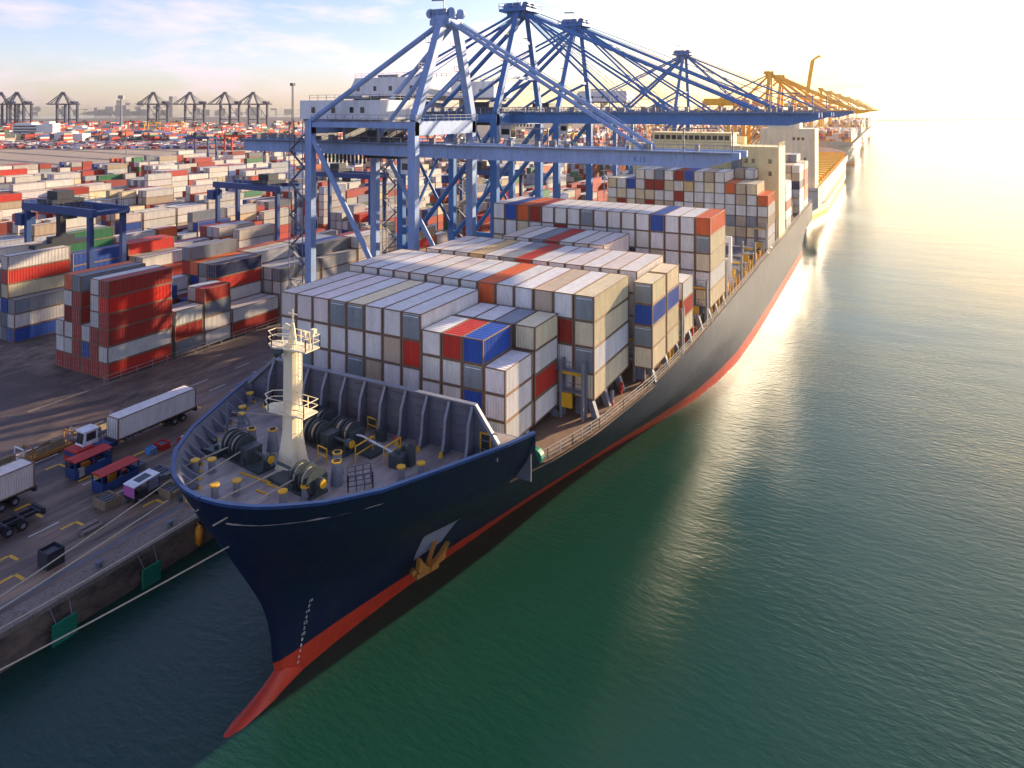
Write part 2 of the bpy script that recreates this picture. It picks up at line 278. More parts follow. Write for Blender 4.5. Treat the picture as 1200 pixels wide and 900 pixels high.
class T:
    """a thing: an Empty at its base; part() builds children from coordinates given in world space (or local, if local=True)"""
    def __init__(s, name, label, cat, loc, group=None, rz=0, sc=1):
        e = bpy.data.objects.new(name, None); C.objects.link(e); e.empty_display_size = 0.5
        e.location = loc; e.rotation_euler = (0, 0, rz); e.scale = (sc, sc, sc); s.e = e; s.o = Vector(loc); tag(e, label, cat, group)
    def part(s, name, mb, mat, parent=None, local=False, smooth=False, label=None, color=None):
        mats = mat if isinstance(mat, (list, tuple)) else [mat]
        me = mb.mesh(name, [M[m] if isinstance(m, str) else m for m in mats], (0, 0, 0) if local else s.o, smooth)
        o = bpy.data.objects.new(name, me); C.objects.link(o); o.parent = parent or s.e
        if label: o['label'] = label
        return o
def single(name, mb, mat, label=None, cat=None, group=None, kind=None, loc=(0, 0, 0), smooth=False):
    mats = mat if isinstance(mat, (list, tuple)) else [mat]
    me = mb.mesh(name, [M[m] if isinstance(m, str) else m for m in mats], loc, smooth)
    o = bpy.data.objects.new(name, me); C.objects.link(o); o.location = loc
    return tag(o, label, cat, group, kind)
def copy_tree(e, parent=None):
    c_ = e.copy(); C.objects.link(c_); c_.parent = parent
    for ch in list(e.children): copy_tree(ch, c_)
    return c_
rnd = random.Random(7)
QZ = 3.4            # quay level above water
QX = -67.0          # quay edge
# ------------------------------------------------------------------ setting
def setting():
    b = MB(); b.add([(-30000, -3000, 0), (30000, -3000, 0), (30000, 40000, 0), (-30000, 40000, 0)], [(0, 1, 2, 3)])
    single('water', b, 'water', kind='structure')
    b = MB(); b.box(-3500, QX - 0.02, -160, 3000, -3, QZ - 0.03); single('ground', b, 'yard', kind='structure')
    b = MB(); b.box(-100.5, QX - 0.5, -160, 3000, QZ - 0.02, QZ); single('quay_apron', b, 'quay', kind='structure')
    b = MB(); b.box(-112.0, -100.55, -160, 3000, QZ - 0.02, QZ - 0.004); single('road', b, 'road', kind='structure')
    b = MB(); b.add([(-100, 40, QZ + .004), (-900, 40, QZ + .004), (-900, 69, QZ + .004), (-112.1, 69, QZ + .004)], [(0, 3, 2, 1)])
    single('side_road', b, 'road', kind='structure')
    b = MB()
    b.add([(-420, 300, QZ), (-380, 330, QZ), (-600, 560, QZ), (-1500, 640, QZ), (-1500, 300, QZ), (-620, 120, QZ)], [(0, 1, 2, 3, 4, 5)])
    single('bare_ground', b, 'sand', kind='structure')
    b = MB()
    for k in range(5):
        y0 = 400 + k * 55
        b.add([(-1500, y0, QZ + .05), (-380 - k * 25, y0 - 80, QZ + .05), (-380 - k * 25, y0 - 72, QZ + .05), (-1500, y0 + 10, QZ + .05)], [(0, 1, 2, 3)])
    single('far_road', b, 'road', kind='structure')
    # painted markings on the apron (one sheet)
    b = MB()
    def rect(x, y, w_, l, z=QZ + .004): b.add([(x - w_ / 2, y - l / 2, z), (x + w_ / 2, y - l / 2, z), (x + w_ / 2, y + l / 2, z), (x - w_ / 2, y + l / 2, z)], [(0, 1, 2, 3)])
    rr = random.Random(3)
    for x in (-74.3, -78.0, -83.6, -86.2, -92.6):
        for y in range(10, 100, 7):
            if rr.random() < .75:
                yy = y + rr.uniform(-1, 1); rect(x, yy, .35, 1.5); rect(x + .75, yy + .75 + .18, 1.5, .35)
    o = single('yellow_lane_marking', b, 'yel', kind='structure')
    b = MB()
    for x in (-79.6, -84.9, -95.5, -99.8):
        for y in range(-10, 400, 9): rect(x, y, .14, 3.2)
    for y in range(40, 70, 3): pass
    single('white_lane_marking', b, 'wht2', kind='structure')
    b = MB()
    for x in (-70.2, -70.9, -93.7, -94.4): rect(x, 700, .10, 1700, QZ + .012)
    for x in (-70.55, -94.05): rect(x, 700, .42, 1700, QZ + .006)
    single('crane_rail_track', b, 'steel', kind='structure')
    b = MB()
    for x0 in (-67.5,):
        rect(-68.0, 14, .25, 26, QZ + .02)
    single('yellow_edge_line', b, 'yel', kind='structure')
    # paved strips on the yard between the stacks
    b = MB()
    for (x, yy, w_, l) in ((-112.6, 300, .5, 480), (-131.5, 300, .35, 480), (-146, 300, .35, 480)): rect(x, yy, w_, l, QZ + .006)
    for x in range(-210, -113, 5): pass
    single('pale_kerb_line', b, 'conc', kind='structure')
setting()
def quay_wall():
    t = T('quay_wall', 'stained concrete quay wall with dark openings between its piles, along the water', 'quay wall', (QX, 40, 0))
    b = MB(); b.box(QX - 2.5, QX + 0.0, -160, 1600, QZ - .45, QZ + .004); t.part('capping_beam', b, 'conc')
    b = MB()
    y = -14.
    rr = random.Random(5)
    while y < 120:
        b = MB(); b.box(QX - 1.6, QX - 0.25, y, y + 6.2, QZ - 2.2, QZ - .455)
        y += 7.6
        t.part('fascia_panel', b, 'conc2')
    b = MB()
    y = -12.
    while y < 120:
        b = MB(); b.box(QX - 1.1, QX - .1, y + 5.4, y + 6.6, -.5, QZ - .46); y += 7.6
        t.part('pile', b, 'conc2')
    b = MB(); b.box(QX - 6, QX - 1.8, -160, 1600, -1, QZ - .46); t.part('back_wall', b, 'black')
    for k, y in enumerate((5.5, 12, 20, 33, 43, 51, 60)):
        b = MB(); b.tube((QX - 1.3, y, QZ), (QX - 1.3, y, QZ + .55), .28, 10); b.tube((QX - 1.3, y, QZ + .45), (QX - 1.3, y, QZ + .6), .42, 10)
        t.part('bollard', b, 'steel')
    for (y0, l) in ((38.4, 2.2), (47.2, 2.0)):
        f = T('dock_fender', 'large green fender panel hanging on the quay wall, %s the bow' % ('farther from' if y0 < 40 else 'nearer to'), 'fender', (QX + .9, y0, 0), 'green fender panels on the quay wall')
        b = MB(); b.box(QX + .75, QX + 1.0, y0 - l / 2, y0 + l / 2, -.7, 1.9); f.part('face_panel', b, 'green')
        b = MB()
        for z in (0.1, 1.2): b.tube((QX - .3, y0 - .4, z), (QX + .75, y0 - .4, z), .35, 10)
        f.part('rubber_cone', b, 'black')
        b = MB()
        for s_ in (-.9, .9): b.bar((QX - .1, y0 + s_, QZ - .1), (QX + .8, y0 + s_ * .8, 1.85), .06)
        f.part('chain', b, 'steel2')
    for y0, z0, lab in ((53.4, 1.6, 'small orange fender on the quay wall below the bow rim'), (57.2, 0.6, 'orange fender low on the quay wall just behind the ship stem')):
        b = MB(); b.tube((QX + .35, y0, z0 - .8), (QX + .35, y0, z0 + .8), .4, 12); b.tube((QX + .35, y0, z0 + .8), (QX + .35, y0, z0 + 1.1), .4, 12, .12); b.tube((QX + .35, y0, z0 - 1.1), (QX + .35, y0, z0 - .8), .12, 12, .4)
        b.tube((QX + .35, y0, z0 + 1.1), (QX - .1, y0, QZ - .5), .04, 6)
        single('fender', b, 'orange', lab, 'fender', 'small orange fenders', loc=(QX + .35, y0, 0), smooth=True)
quay_wall()
# ------------------------------------------------------------------ containers
CW = 2.44
COL = dict(W=(.84, .78, .70), P=(.80, .68, .59), C=(.88, .72, .44), G=(.27, .29, .32), g=(.62, .59, .53), R=(.56, .03, .018), K=(.38, .026, .018), S=(.74, .02, .008), O=(.80, .14, .035),
           B=(.014, .085, .38), N=(.02, .035, .12), Y=(.72, .50, .22), T=(.60, .46, .32), E=(.03, .22, .10), b=(.42, .48, .58), L=(.55, .57, .62))
CNAME = dict(W='white', P='pinkish white', C='cream', G='grey', g='pale grey', R='red', K='dark red', S='bright red', O='orange', B='blue', N='navy', Y='yellow', T='tan', E='green', b='light blue', L='light grey')
def corr(b, p0, axis_u, axis_n, L_, H, pitch=.28, dep=.05, z0=.16, z1=None):
    """trapezoid corrugated wall starting at p0, running along axis_u, facing axis_n"""
    z1 = H - .12 if z1 is None else z1; n = max(2, int(L_ / pitch)); pu = L_ / n; pts = []
    for i in range(n):
        for f, d in ((0, 0), (.25, 0), (.5, -dep), (.75, -dep)): pts.append(((i + f) * pu, d))
    pts.append((L_, 0)); vs = []
    for u, d in pts:
        for z in (z0, z1): vs.append((p0[0] + axis_u[0] * u + axis_n[0] * d, p0[1] + axis_u[1] * u + axis_n[1] * d, z))
    b.add(vs, [(2 * i, 2 * i + 2, 2 * i + 3, 2 * i + 1) for i in range(len(pts) - 1)])
CM = {}
def container_meshes(L_, H):
    if (L_, H) in CM: return CM[(L_, H)]
    hw = CW / 2; b = MB()
    corr(b, (hw - .03, .12), (0, 1), (1, 0), L_ - .24, H); corr(b, (-hw + .03, L_ - .12), (0, -1), (-1, 0), L_ - .24, H)
    corr(b, (-hw + .12, .035), (1, 0), (0, -1), CW - .24, H); corr(b, (hw - .12, L_ - .035), (-1, 0), (0, 1), CW - .24, H)
    n = int(L_ / .56); pu = (L_ - .2) / n; vs = []; 
    for i in range(n):
        for f, z in ((0, 0), (.3, 0), (.5, -.028), (.8, -.028)): vs += [(-hw + .06, .1 + (i + f) * pu, H - .02 + z), (hw - .06, .1 + (i + f) * pu, H - .02 + z)]
    b.add(vs, [(2 * i, 2 * i + 1, 2 * i + 3, 2 * i + 2) for i in range(len(vs) // 2 - 1)])
    b.box(-hw + .05, hw - .05, .1, L_ - .1, .1, .16)
    # painted rails belong to the body
    body = b.mesh('body', [M['box']])
    b = MB()
    for x in (-hw + .08, hw - .08):
        for y in (.08, L_ - .08): b.box(x - .08, x + .08, y - .08, y + .08, .12, H - .12)
        for y in (.09, L_ - .09):
            for z in (0, H - .118): b.box(x - .09, x + .09, y - .09, y + .09, z, z + .118)
    for y in (.05, L_ - .05):
        b.box(-hw + .16, hw - .16, y - .05, y + .05, .02, .15); b.box(-hw + .16, hw - .16, y - .05, y + .05, H - .12, H - .01)
    for x in (-hw + .04, hw - .04): b.box(x - .04, x + .04, .15, L_ - .15, .03, .17); b.box(x - .04, x + .04, .15, L_ - .15, H - .12, H - .012)
    frame = b.mesh('frame', [M['frame']])
    b = MB(); b.box(0, hw - .17, -.02, .03, .16, H - .13); b.box(.03, hw - .2, -.035, -.02, .5, .56); b.box(.03, hw - .2, -.035, -.02, H - .6, H - .54)
    door = b.mesh('door', [M['box']])
    b = MB()
    for x in (.25, .75): b.tube((x, -.06, .1), (x, -.06, H - .1), .028, 6); b.box(x - .12, x + .12, -.08, -.05, 1.05, 1.12)
    rod = b.mesh('lock_rod', [M['rod']])
    b = MB(); b.box(-hw + .18, hw - .18, -.02, .04, .2, H - .2)
    for i in range(7): b.box(-hw + .3, hw - .3, -.045, -.02, .35 + i * .16, .43 + i * .16)
    b.tube((-.45, -.05, H - .85), (-.45, -.02, H - .85), .36, 14); b.tube((.5, -.05, H - .85), (.5, -.02, H - .85), .3, 14)
    b.box(-hw + .3, hw - .3, -.05, -.02, H - .42, H - .34, 1)
    unit = b.mesh('reefer_unit', [M['unit'], M['wht2']])
    CM[(L_, H)] = dict(body=body, frame=frame, door=door, rod=rod, unit=unit); return CM[(L_, H)]
BOX = []   # dict(x0 = port edge, y, z, L, H, col, style, key, label)
def addbox(xc, y, z, L_, H, ch, style, where, grp): BOX.append(dict(x=xc, y=y, z=z, L=L_, H=H, c=ch, st=style, where=where, grp=grp))
ORD = ['', 'first', 'second', 'third', 'fourth', 'fifth', 'sixth', 'seventh', 'eighth', 'ninth', 'tenth', 'eleventh', 'twelfth', 'thirteenth', 'fourteenth', 'fifteenth', 'sixteenth', 'seventeenth', 'eighteenth']
PC = 2.52
def ship_bay(nm, Y, L_, xs, base, H, cols, start=0):
    """cols: list of strings bottom to top, from starboard inward; None = empty"""
    n = len(cols)
    for i, s_ in enumerate(cols):
        if not s_: continue
        xc = xs - (start + i) * PC - CW / 2
        for k, ch in enumerate(s_):
            tier = len(s_) - k
            tn = 'top tier' if tier == 1 else ORD[tier] + ' tier down'
            st = 'r' if ch == 'g' else 'p'
            w_ = nm if nm.startswith('on ') else '%s stack from the waterside, %s' % (ORD[i + 1], nm)
            jx = rnd.uniform(-.02, .02)
            addbox(xc + jx, Y, base + k * H, L_, H, ch, st, '%s, %s' % (tn, w_), 'ship')
def pad(top, n, fill='W', tiers=4, seed=0):
    """columns with given top letters over random light colours"""
    r_ = random.Random(seed); out = []
    for ch in top: out.append(''.join(r_.choice('WWWWWCTgWPLWK' if fill == 'W' else fill) for _ in range(tiers - 1)) + ch)
    return out
ship_bay('ship front bay', 61.9, 12.19, -32.85, 15.5, 2.9, ['WWRg', 'WWTW', 'WTWW', 'WgWg', 'WWWg', 'WWWP', 'WgWP', 'WWWP'], 4)
ship_bay('foremost short row', 61.9, 6.06, -32.85, 15.2, 2.59, ['WWW', 'WBgB', 'WWWR', 'WWWW'], 0)
ship_bay('second short row', 68.5, 6.06, -32.85, 15.1, 2.59, ['WRWC', 'WWWG', 'WWWW', 'WWWW'], 0)
c2 = pad('gWPWWOWWPWPWWP', 14, tiers=4, seed=2); c2[0] = 'CgCg'; c2[1] = 'WWKW'; c2[2] = 'WWWT'
ship_bay('second ship bay', 75.1, 12.19, -28.7, 16.1, 2.9, c2)
c3 = pad('WPWPWWRGWYWWP', 13, tiers=4, seed=3)
ship_bay('third ship bay', 89.1, 12.19, -28.2, 16.2, 2.9, c3)
ship_bay('on the narrow waterside ledge, nearer blue box stack', 86.7, 6.06, -25.5, 16.4, 2.66, ['CgBg'])
ship_bay('on the narrow waterside ledge, farther blue box stack', 93.4, 6.06, -25.5, 16.4, 2.66, ['CCBC'])
ship_bay('on the narrow ledge just behind the blue box stacks', 101.6, 6.06, -25.5, 16.2, 2.6, ['CRW'])
c4 = ['WK', 'W', 'WW', 'W'] + pad('PPWRGWP', 7, tiers=4, seed=4)
ship_bay('fourth ship bay', 103.2, 12.19, -27.8, 16.3, 2.9, c4)
c5 = pad('OWWBWWWWgWWWKOBW', 16, fill='WWWWCWWPTg', tiers=5, seed=5); c5[0] = 'CWCgO'; c5[5] = 'WWNWW'; c5[10] = 'WWWKW'; c5[14] = 'WWKWB'
ship_bay('tall fifth ship bay', 118.4, 12.19, -25.28, 16.3, 2.92, c5)
c6 = pad('OCTO', 4, fill='WCTWWG', tiers=6, seed=6); c6[0] = c6[0][1:]
t6 = pad('WTWBKWGWW', 9, fill='WCTWWWCPK', tiers=7, seed=61); t6[1] = t6[1][:5] + 'CT'; t6[3] = t6[3][:5] + 'YB'; t6[7] = t6[7][:5] + 'KW'; t6[4] = t6[4][:4] + 'KPK'
c6 += t6 + pad('BWC', 3, fill='WCTWK', tiers=6, seed=62)
ship_bay('bay before the bridge', 181.7, 12.19, -25.28, 14.8, 2.6, c6)
ship_bay('short row before bridge', 194.1, 6.06, -25.28, 14.8, 2.6, [None, None, 'WWWCWGW', 'WWCWWGT'])
ship_bay('first aft bay', 216.7, 12.19, -25.28, 14.6, 2.6, ['GWKWW', 'WCWW', 'WTWW'] + pad('WTWRWCWWK', 9, fill='WCTWKG', tiers=5, seed=63))
ship_bay('second aft bay', 236, 12.19, -27.8, 14.6, 2.6, pad('GWTWKCW', 7, fill='WCTWKG', tiers=4, seed=64))
ship_bay('third aft bay', 252, 12.19, -25.28, 14.6, 2.6, ['WWWNTW'] + pad('TWGWTWCWW', 9, fill='WCTWKG', tiers=6, seed=65))
ship_bay('sternmost ship bay', 267, 12.19, -25.28, 14.6, 2.6, ['WWOOKRT'[1:], 'WKKOKRG'] + pad('TWGWTWCWW', 9, fill='WCTWKG', tiers=7, seed=66))
def stack(block, blk_x, row, Y, L_, s_, bayname, H=2.75, st='d'):
    xc = blk_x - row * 2.5 - CW / 2
    for k, ch in enumerate(s_):
        tier = len(s_) - k
        tn = 'topmost' if tier == 1 else ORD[tier] + ' from top'
        addbox(xc + rnd.uniform(-.04, .04), Y + rnd.uniform(-.08, .08), QZ + .02 + k * H, L_, H, ch, st, '%s of row %s, %s, %s' % (tn, ['one', 'two', 'three', 'four', 'five', 'six'][row], bayname, block), 'yard')
X1, X2 = -113.8, -147.7
NB = 'yard block by the road'; NB2 = 'second yard block'
for r_, s_ in enumerate(['RWKKSK', 'KKKWWW', 'KBW', 'KKKKKG', 'KWWKWO', 'KWW']): stack(NB, X1, r_, 73.2, 12.19, s_, 'front bay')
for r_, s_ in enumerate(['GKW', 'WWG', 'WG', 'WWKB', 'WWW', 'WWW']): stack(NB, X1, r_, 86.1, 6.06, s_, 'second bay')
for r_, s_ in enumerate(['WWGK', 'WGGL', 'WNB', 'WWK', 'WWW', 'WWWW']): stack(NB, X1, r_, 92.5, 6.06, s_, 'third bay')
for r_, s_ in enumerate(['KW', 'WW', 'WWWRN', 'WWWWG', 'WWWBO', 'WWWWRG']): stack(NB, X1, r_, 99.0, 12.19, s_, 'fourth bay')
for r_, s_ in enumerate(['WWWG', 'WWWW', 'GWWW', 'WWWWW', 'KWWWC', 'KKWWO']): stack(NB, X1, r_, 111.8, 12.19, s_, 'fifth bay')
for r_, s_ in enumerate(['WWWW', 'GWWWG', 'WWWGB', 'WKWWb', 'WWWKW', 'WWWBR']): stack(NB, X1, r_, 124.6, 12.19, s_, 'sixth bay')
for r_, s_ in enumerate(['WWWWW', 'WWWWW', 'WWWWK', 'WWWW', 'WWWW', 'WWKW']): stack(NB, X1, r_, 137.4, 12.19, s_, 'seventh bay')
for r_, s_ in enumerate(['BWG', 'GGBCRW', 'WWWWW', 'WWW', 'WWCWW', 'WWWGGW']): stack(NB2, X2, r_, 76.2, 12.19, s_, 'front bay')
for r_, s_ in enumerate(['WW', 'W', 'GWK', 'WKWBB', 'WWNB', 'GWWC']): stack(NB2, X2, r_, 92.0, 12.19, s_, 'second bay')
for r_, s_ in enumerate(['WWK', 'WKKW', 'GWWC', 'GWWKR', 'KWWWR', 'WWWW']): stack(NB2, X2, r_, 104.9, 12.19, s_, 'third bay')
PALY = 'WWWWWWWWWGGggPPTTLLCKKKRRRBOE'
yr = random.Random(21)
def pick():
    return yr.choice(PALY)
BN = ['yard block by the road', 'second yard block', 'third yard block', 'fourth yard block', 'fifth yard block', 'sixth yard block', 'seventh yard block', 'eighth yard block', 'ninth yard block', 'tenth yard block']
for k in range(10):
    bx = X1 - 33.9 * k if k < 2 else X2 - 34.2 * (k - 1)
    y = {0: 150.2, 1: 117.8}.get(k, 62 + k * 6)
    bay = {0: 7, 1: 3}.get(k, 0)
    while y < 640:
        bay += 1
        if bay % 11 == 0: y += 16
        d = -bx * .482 + y * .876
        if d > 640 and bx < -190: break
        mood = yr.random(); L_ = 12.19 if yr.random() < .8 else 6.06
        mt = yr.choice([3, 4, 4, 5, 5]) 
        dom = pick()
        for row in range(6):
            if mood < .06: continue
            nt_ = max(0, min(6, mt + yr.choice([-2, -1, 0, 0, 0, 1])))
            s_ = ''.join(dom if yr.random() < .4 else pick() for _ in range(nt_))
            stack(BN[k], bx, row, y, L_, s_, '%s bay' % (ORD[bay] if bay < 19 else 'far'))
        y += L_ + .65
# visibility count from the camera (which ones are the largest 300)
def viscount():
    c_, s_ = math.cos(YAW), math.sin(YAW); f = FPX / 2; cx = 290.; hy = 64.; Wd, Hd = 600, 450
    zb = np.full((Hd, Wd), 1e9); ib = np.full((Hd, Wd), -1, int)
    items = [(b['x'] - CW / 2, b['x'] + CW / 2, b['y'], b['y'] + b['L'], b['z'], b['z'] + b['H'], i) for i, b in enumerate(BOX)]
    occ = [(-65.2, -24.8, 60, 290, 0, 14.1, -2), (-65.2, -25.3, 200.6, 214, 14, 38.5, -2), (-59, -29, 54.6, 55.6, 14, 22.3, -2), (-52, -38, 36, 57, 0, 17.9, -2), (-60, -30, 42, 57, 0, 17.9, -2)]
    for x0, x1, y0, y1, z0, z1, idx in items + occ:
        quads = [((x0, y0, z0), (x1, y0, z0), (x1, y0, z1), (x0, y0, z1), 'y', y0), ((x1, y0, z0), (x1, y1, z0), (x1, y1, z1), (x1, y0, z1), 'x', x1)]
        if z1 < CAMZ: quads.append(((x0, y0, z1), (x1, y0, z1), (x1, y1, z1), (x0, y1, z1), 'z', z1))
        for q in quads:
            P = []; ok = True
            for X, Y, Z in q[:4]:
                d = -X * s_ + Y * c_
                if d < 2: ok = False; break
                P.append((cx + f * (X * c_ + Y * s_) / d, hy + f * (CAMZ - Z) / d))
            if not ok: continue
            xs = [p[0] for p in P]; ys = [p[1] for p in P]
            a0, a1 = max(0, int(min(xs))), min(Wd, int(max(xs)) + 2); b0, b1 = max(0, int(min(ys))), min(Hd, int(max(ys)) + 2)
            if a0 >= a1 or b0 >= b1: continue
            gx, gy = np.meshgrid(np.arange(a0, a1) + .5, np.arange(b0, b1) + .5)
            sg = None; m = np.ones(gx.shape, bool); area = sum(P[i][0] * P[(i + 1) % 4][1] - P[(i + 1) % 4][0] * P[i][1] for i in range(4)); sgn = 1 if area > 0 else -1
            for i in range(4):
                (ax, ay), (bx_, by_) = P[i], P[(i + 1) % 4]
                m &= sgn * ((bx_ - ax) * (gy - ay) - (by_ - ay) * (gx - ax)) >= 0
            if not m.any(): continue
            tt = (gx - cx) / f
            if q[4] == 'x': d = q[5] / (tt * c_ - s_)
            elif q[4] == 'y': d = q[5] / (tt * s_ + c_)
            else: d = (CAMZ - q[5]) * f / np.maximum(gy - hy, .01)
            sub = zb[b0:b1, a0:a1]; m &= (d < sub); sub[m] = d[m]; ib[b0:b1, a0:a1][m] = idx
    cnt = np.bincount(ib[ib >= 0], minlength=len(BOX)); return cnt
cnt = viscount()
order = sorted(range(len(BOX)), key=lambda i: -cnt[i])
NIND = 300 - 3
ind = set(i for i in order[:NIND] if cnt[i] > 0)
seen = {}
for i in ind:
    b = BOX[i]; m = container_meshes(b['L'], b['H'])
    e = bpy.data.objects.new('shipping_container', None); C.objects.link(e); e.location = (b['x'], b['y'], b['z']); e.empty_display_size = .5
    lab = '%s %sbox, %s' % (CNAME[b['c']], '', b['where'])
    ws = lab.split()
    tag(e, lab, 'container', 'containers stacked on the ship' if b['grp'] == 'ship' else 'containers stacked in the yard')
    rr = random.Random(i); v = rr.uniform(.92, 1.08) * (1 if b['grp'] == 'ship' else (1.05 if b['c'] in 'RKSO' else .8)); c_ = COL[b['c']]
    if b['c'] == 'g': c_ = COL['C'] if rr.random() < .5 else COL['W']
    colr = (min(c_[0] * v * rr.uniform(.97, 1.03), 1), min(c_[1] * v, 1), min(c_[2] * v * rr.uniform(.94, 1.03), 1), 1)
    def child(nm, me, par=e, sx=1, col=colr):
        o = bpy.data.objects.new(nm, me); C.objects.link(o); o.parent = par; o.color = col
        if sx < 0: o.scale = (-1, 1, 1)
        return o
    child('body', m['body']); child('frame', m['frame'])
    if b['st'] == 'r': child('reefer_unit', m['unit'])
    if b['st'] == 'd' and b['y'] < 140:
        for sx in (1, -1): dd = child('door', m['door'], sx=sx); child('lock_rod', m['rod'], dd)
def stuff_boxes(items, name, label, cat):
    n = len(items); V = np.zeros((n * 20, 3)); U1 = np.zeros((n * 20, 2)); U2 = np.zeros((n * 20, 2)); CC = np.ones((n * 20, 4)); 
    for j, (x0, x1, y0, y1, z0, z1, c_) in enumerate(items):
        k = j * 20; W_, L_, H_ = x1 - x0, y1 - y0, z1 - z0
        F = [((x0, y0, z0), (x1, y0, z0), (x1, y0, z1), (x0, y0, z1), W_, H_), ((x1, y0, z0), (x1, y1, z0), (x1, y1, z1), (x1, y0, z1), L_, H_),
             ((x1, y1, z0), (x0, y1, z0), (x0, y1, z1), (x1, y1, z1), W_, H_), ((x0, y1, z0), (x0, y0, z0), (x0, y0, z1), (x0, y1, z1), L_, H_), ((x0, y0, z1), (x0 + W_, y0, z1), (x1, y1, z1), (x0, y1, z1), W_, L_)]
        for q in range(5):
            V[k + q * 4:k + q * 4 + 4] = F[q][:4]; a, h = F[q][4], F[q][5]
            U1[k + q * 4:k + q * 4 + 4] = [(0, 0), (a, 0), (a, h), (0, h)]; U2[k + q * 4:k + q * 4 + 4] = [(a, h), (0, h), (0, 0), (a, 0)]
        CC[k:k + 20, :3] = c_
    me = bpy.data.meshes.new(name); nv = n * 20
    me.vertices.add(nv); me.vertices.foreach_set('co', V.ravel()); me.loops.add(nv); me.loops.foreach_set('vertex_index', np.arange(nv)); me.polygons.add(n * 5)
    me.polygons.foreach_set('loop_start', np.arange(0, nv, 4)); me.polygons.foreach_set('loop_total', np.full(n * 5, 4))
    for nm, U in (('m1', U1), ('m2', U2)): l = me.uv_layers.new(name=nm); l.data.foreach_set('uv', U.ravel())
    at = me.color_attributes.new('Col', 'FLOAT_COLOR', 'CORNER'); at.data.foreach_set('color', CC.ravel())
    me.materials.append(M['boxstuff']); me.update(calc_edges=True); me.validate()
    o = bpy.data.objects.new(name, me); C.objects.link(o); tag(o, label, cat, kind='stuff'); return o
items = []
for i, b in enumerate(BOX):
    if i in ind: continue
    rr = random.Random(i); v = rr.uniform(.5, .78) if b['grp'] == 'yard' else rr.uniform(.85, 1); c_ = COL[b['c']]
    items.append((b['x'] - CW / 2 + .02, b['x'] + CW / 2 - .02, b['y'], b['y'] + b['L'], b['z'] + .03, b['z'] + b['H'] - .02, tuple(min(1, q * v) for q in c_)))
fr = random.Random(9)
FARC = [COL['R'], COL['O'], COL['K'], COL['W'], COL['B'], COL['N'], COL['E'], COL['T'], COL['W'], COL['R'], COL['G'], COL['S']]
for _ in range(330):      # far terminal blocks beyond the bare ground
    d = fr.choice([fr.uniform(960, 1300), fr.uniform(960, 2050)]); px = fr.uniform(-20, 520); t_ = (px - 580) / FPX; xr = t_ * d
    X = xr * math.cos(YAW) - d * math.sin(YAW); Y = xr * math.sin(YAW) + d * math.cos(YAW)
    if X > -230: continue
    for _r in range(fr.choice([3, 5, 8])):
        for _c in range(fr.choice([1, 2, 3])):
            hh = fr.choice([1, 2, 2, 3, 4, 5])
            for q in range(hh):
                c_ = fr.choice(FARC); X0 = X + _r * 2.6; Y0 = Y + _c * 12.8
                items.append((X0, X0 + 2.44, Y0, Y0 + 12.19, QZ + q * 2.6, QZ + q * 2.6 + 2.58, tuple(z * .9 for z in c_)))
for _ in range(900):      # parked trucks and trailers on the lots before the far terminal
    d = fr.uniform(800, 960); px = fr.uniform(-15, 400); t_ = (px - 580) / FPX; xr = t_ * d
    X = xr * math.cos(YAW) - d * math.sin(YAW); Y = xr * math.sin(YAW) + d * math.cos(YAW); c_ = fr.choice([COL['N'], COL['B'], COL['N'], COL['W'], COL['G'], COL['K'], COL['R']])
    if fr.random() < .5: items.append((X, X + 2.4, Y, Y + 9, QZ + .8, QZ + 3.2, c_))
    else: items.append((X, X + 9, Y, Y + 2.4, QZ + .8, QZ + 3.2, c_))
for _ in range(150):      # far right yard, behind the cranes
    Y = fr.uniform(640, 1900); X = -115 - fr.uniform(0, 420)
    for _r in range(6):
        hh = fr.choice([2, 3, 4, 5, 5])
        for q in range(hh):
            c_ = fr.choice(FARC); items.append((X + _r * 2.6, X + _r * 2.6 + 2.44, Y, Y + 12.19, QZ + q * 2.6, QZ + q * 2.6 + 2.58, c_))
stuff_boxes(items, 'far_container', 'hundreds of smaller containers packed in rows across the far yard and deep in the stacks', 'containers')
print('boxes', len(BOX), 'individual', len(ind), 'stuff', len(items), 'visible', int((cnt > 0).sum()))
# ------------------------------------------------------------------ the ship
SX = -45.0      # centreline
FD = 17.9       # forecastle deck
MD = 14.1       # main deck
def interp(tab, x): return float(np.interp(x, [a for a, _ in tab], [b_ for _, b_ in tab]))
STEM = [(-3, 44.2), (0, 43.9), (2.6, 43.3), (5.5, 43.0), (8.3, 42.0), (14.2, 38.6), (17, 37.1), (19.4, 36.1), (24, 34)]
W19 = [(0, 0), (.15, 1.5), (.5, 3.0), (1.3, 4.8), (2.4, 6.4), (4, 8.3), (7.5, 10.9), (14, 13.9), (19, 16.0), (23, 17.3), (29, 18.6), (39, 19.6), (54, 20.2), (255, 20.2)]
W14 = [(0, 0), (.3, 1.2), (1, 2.4), (2.4, 4), (5.5, 6.8), (11.5, 10.5), (18.5, 13.7), (26.5, 16.2), (34, 17.8), (48, 19.3), (62, 20), (80, 20.2), (255, 20.2)]
W8 = [(0, 0), (.3, .5), (2, 1.4), (6, 3.0), (12, 5.4), (20, 8.6), (30, 12.2), (42, 15.6), (55, 18), (70, 19.5), (90, 20.2), (250, 20.2)]
W0 = [(0, 0), (.4, .25), (3, .5), (7, .8), (14, 1.7), (22, 3.0), (34, 5.2), (52, 9.5), (64, 13.2), (80, 17.5), (98, 19.5), (120, 20.2), (215, 20.2), (246, 15)]
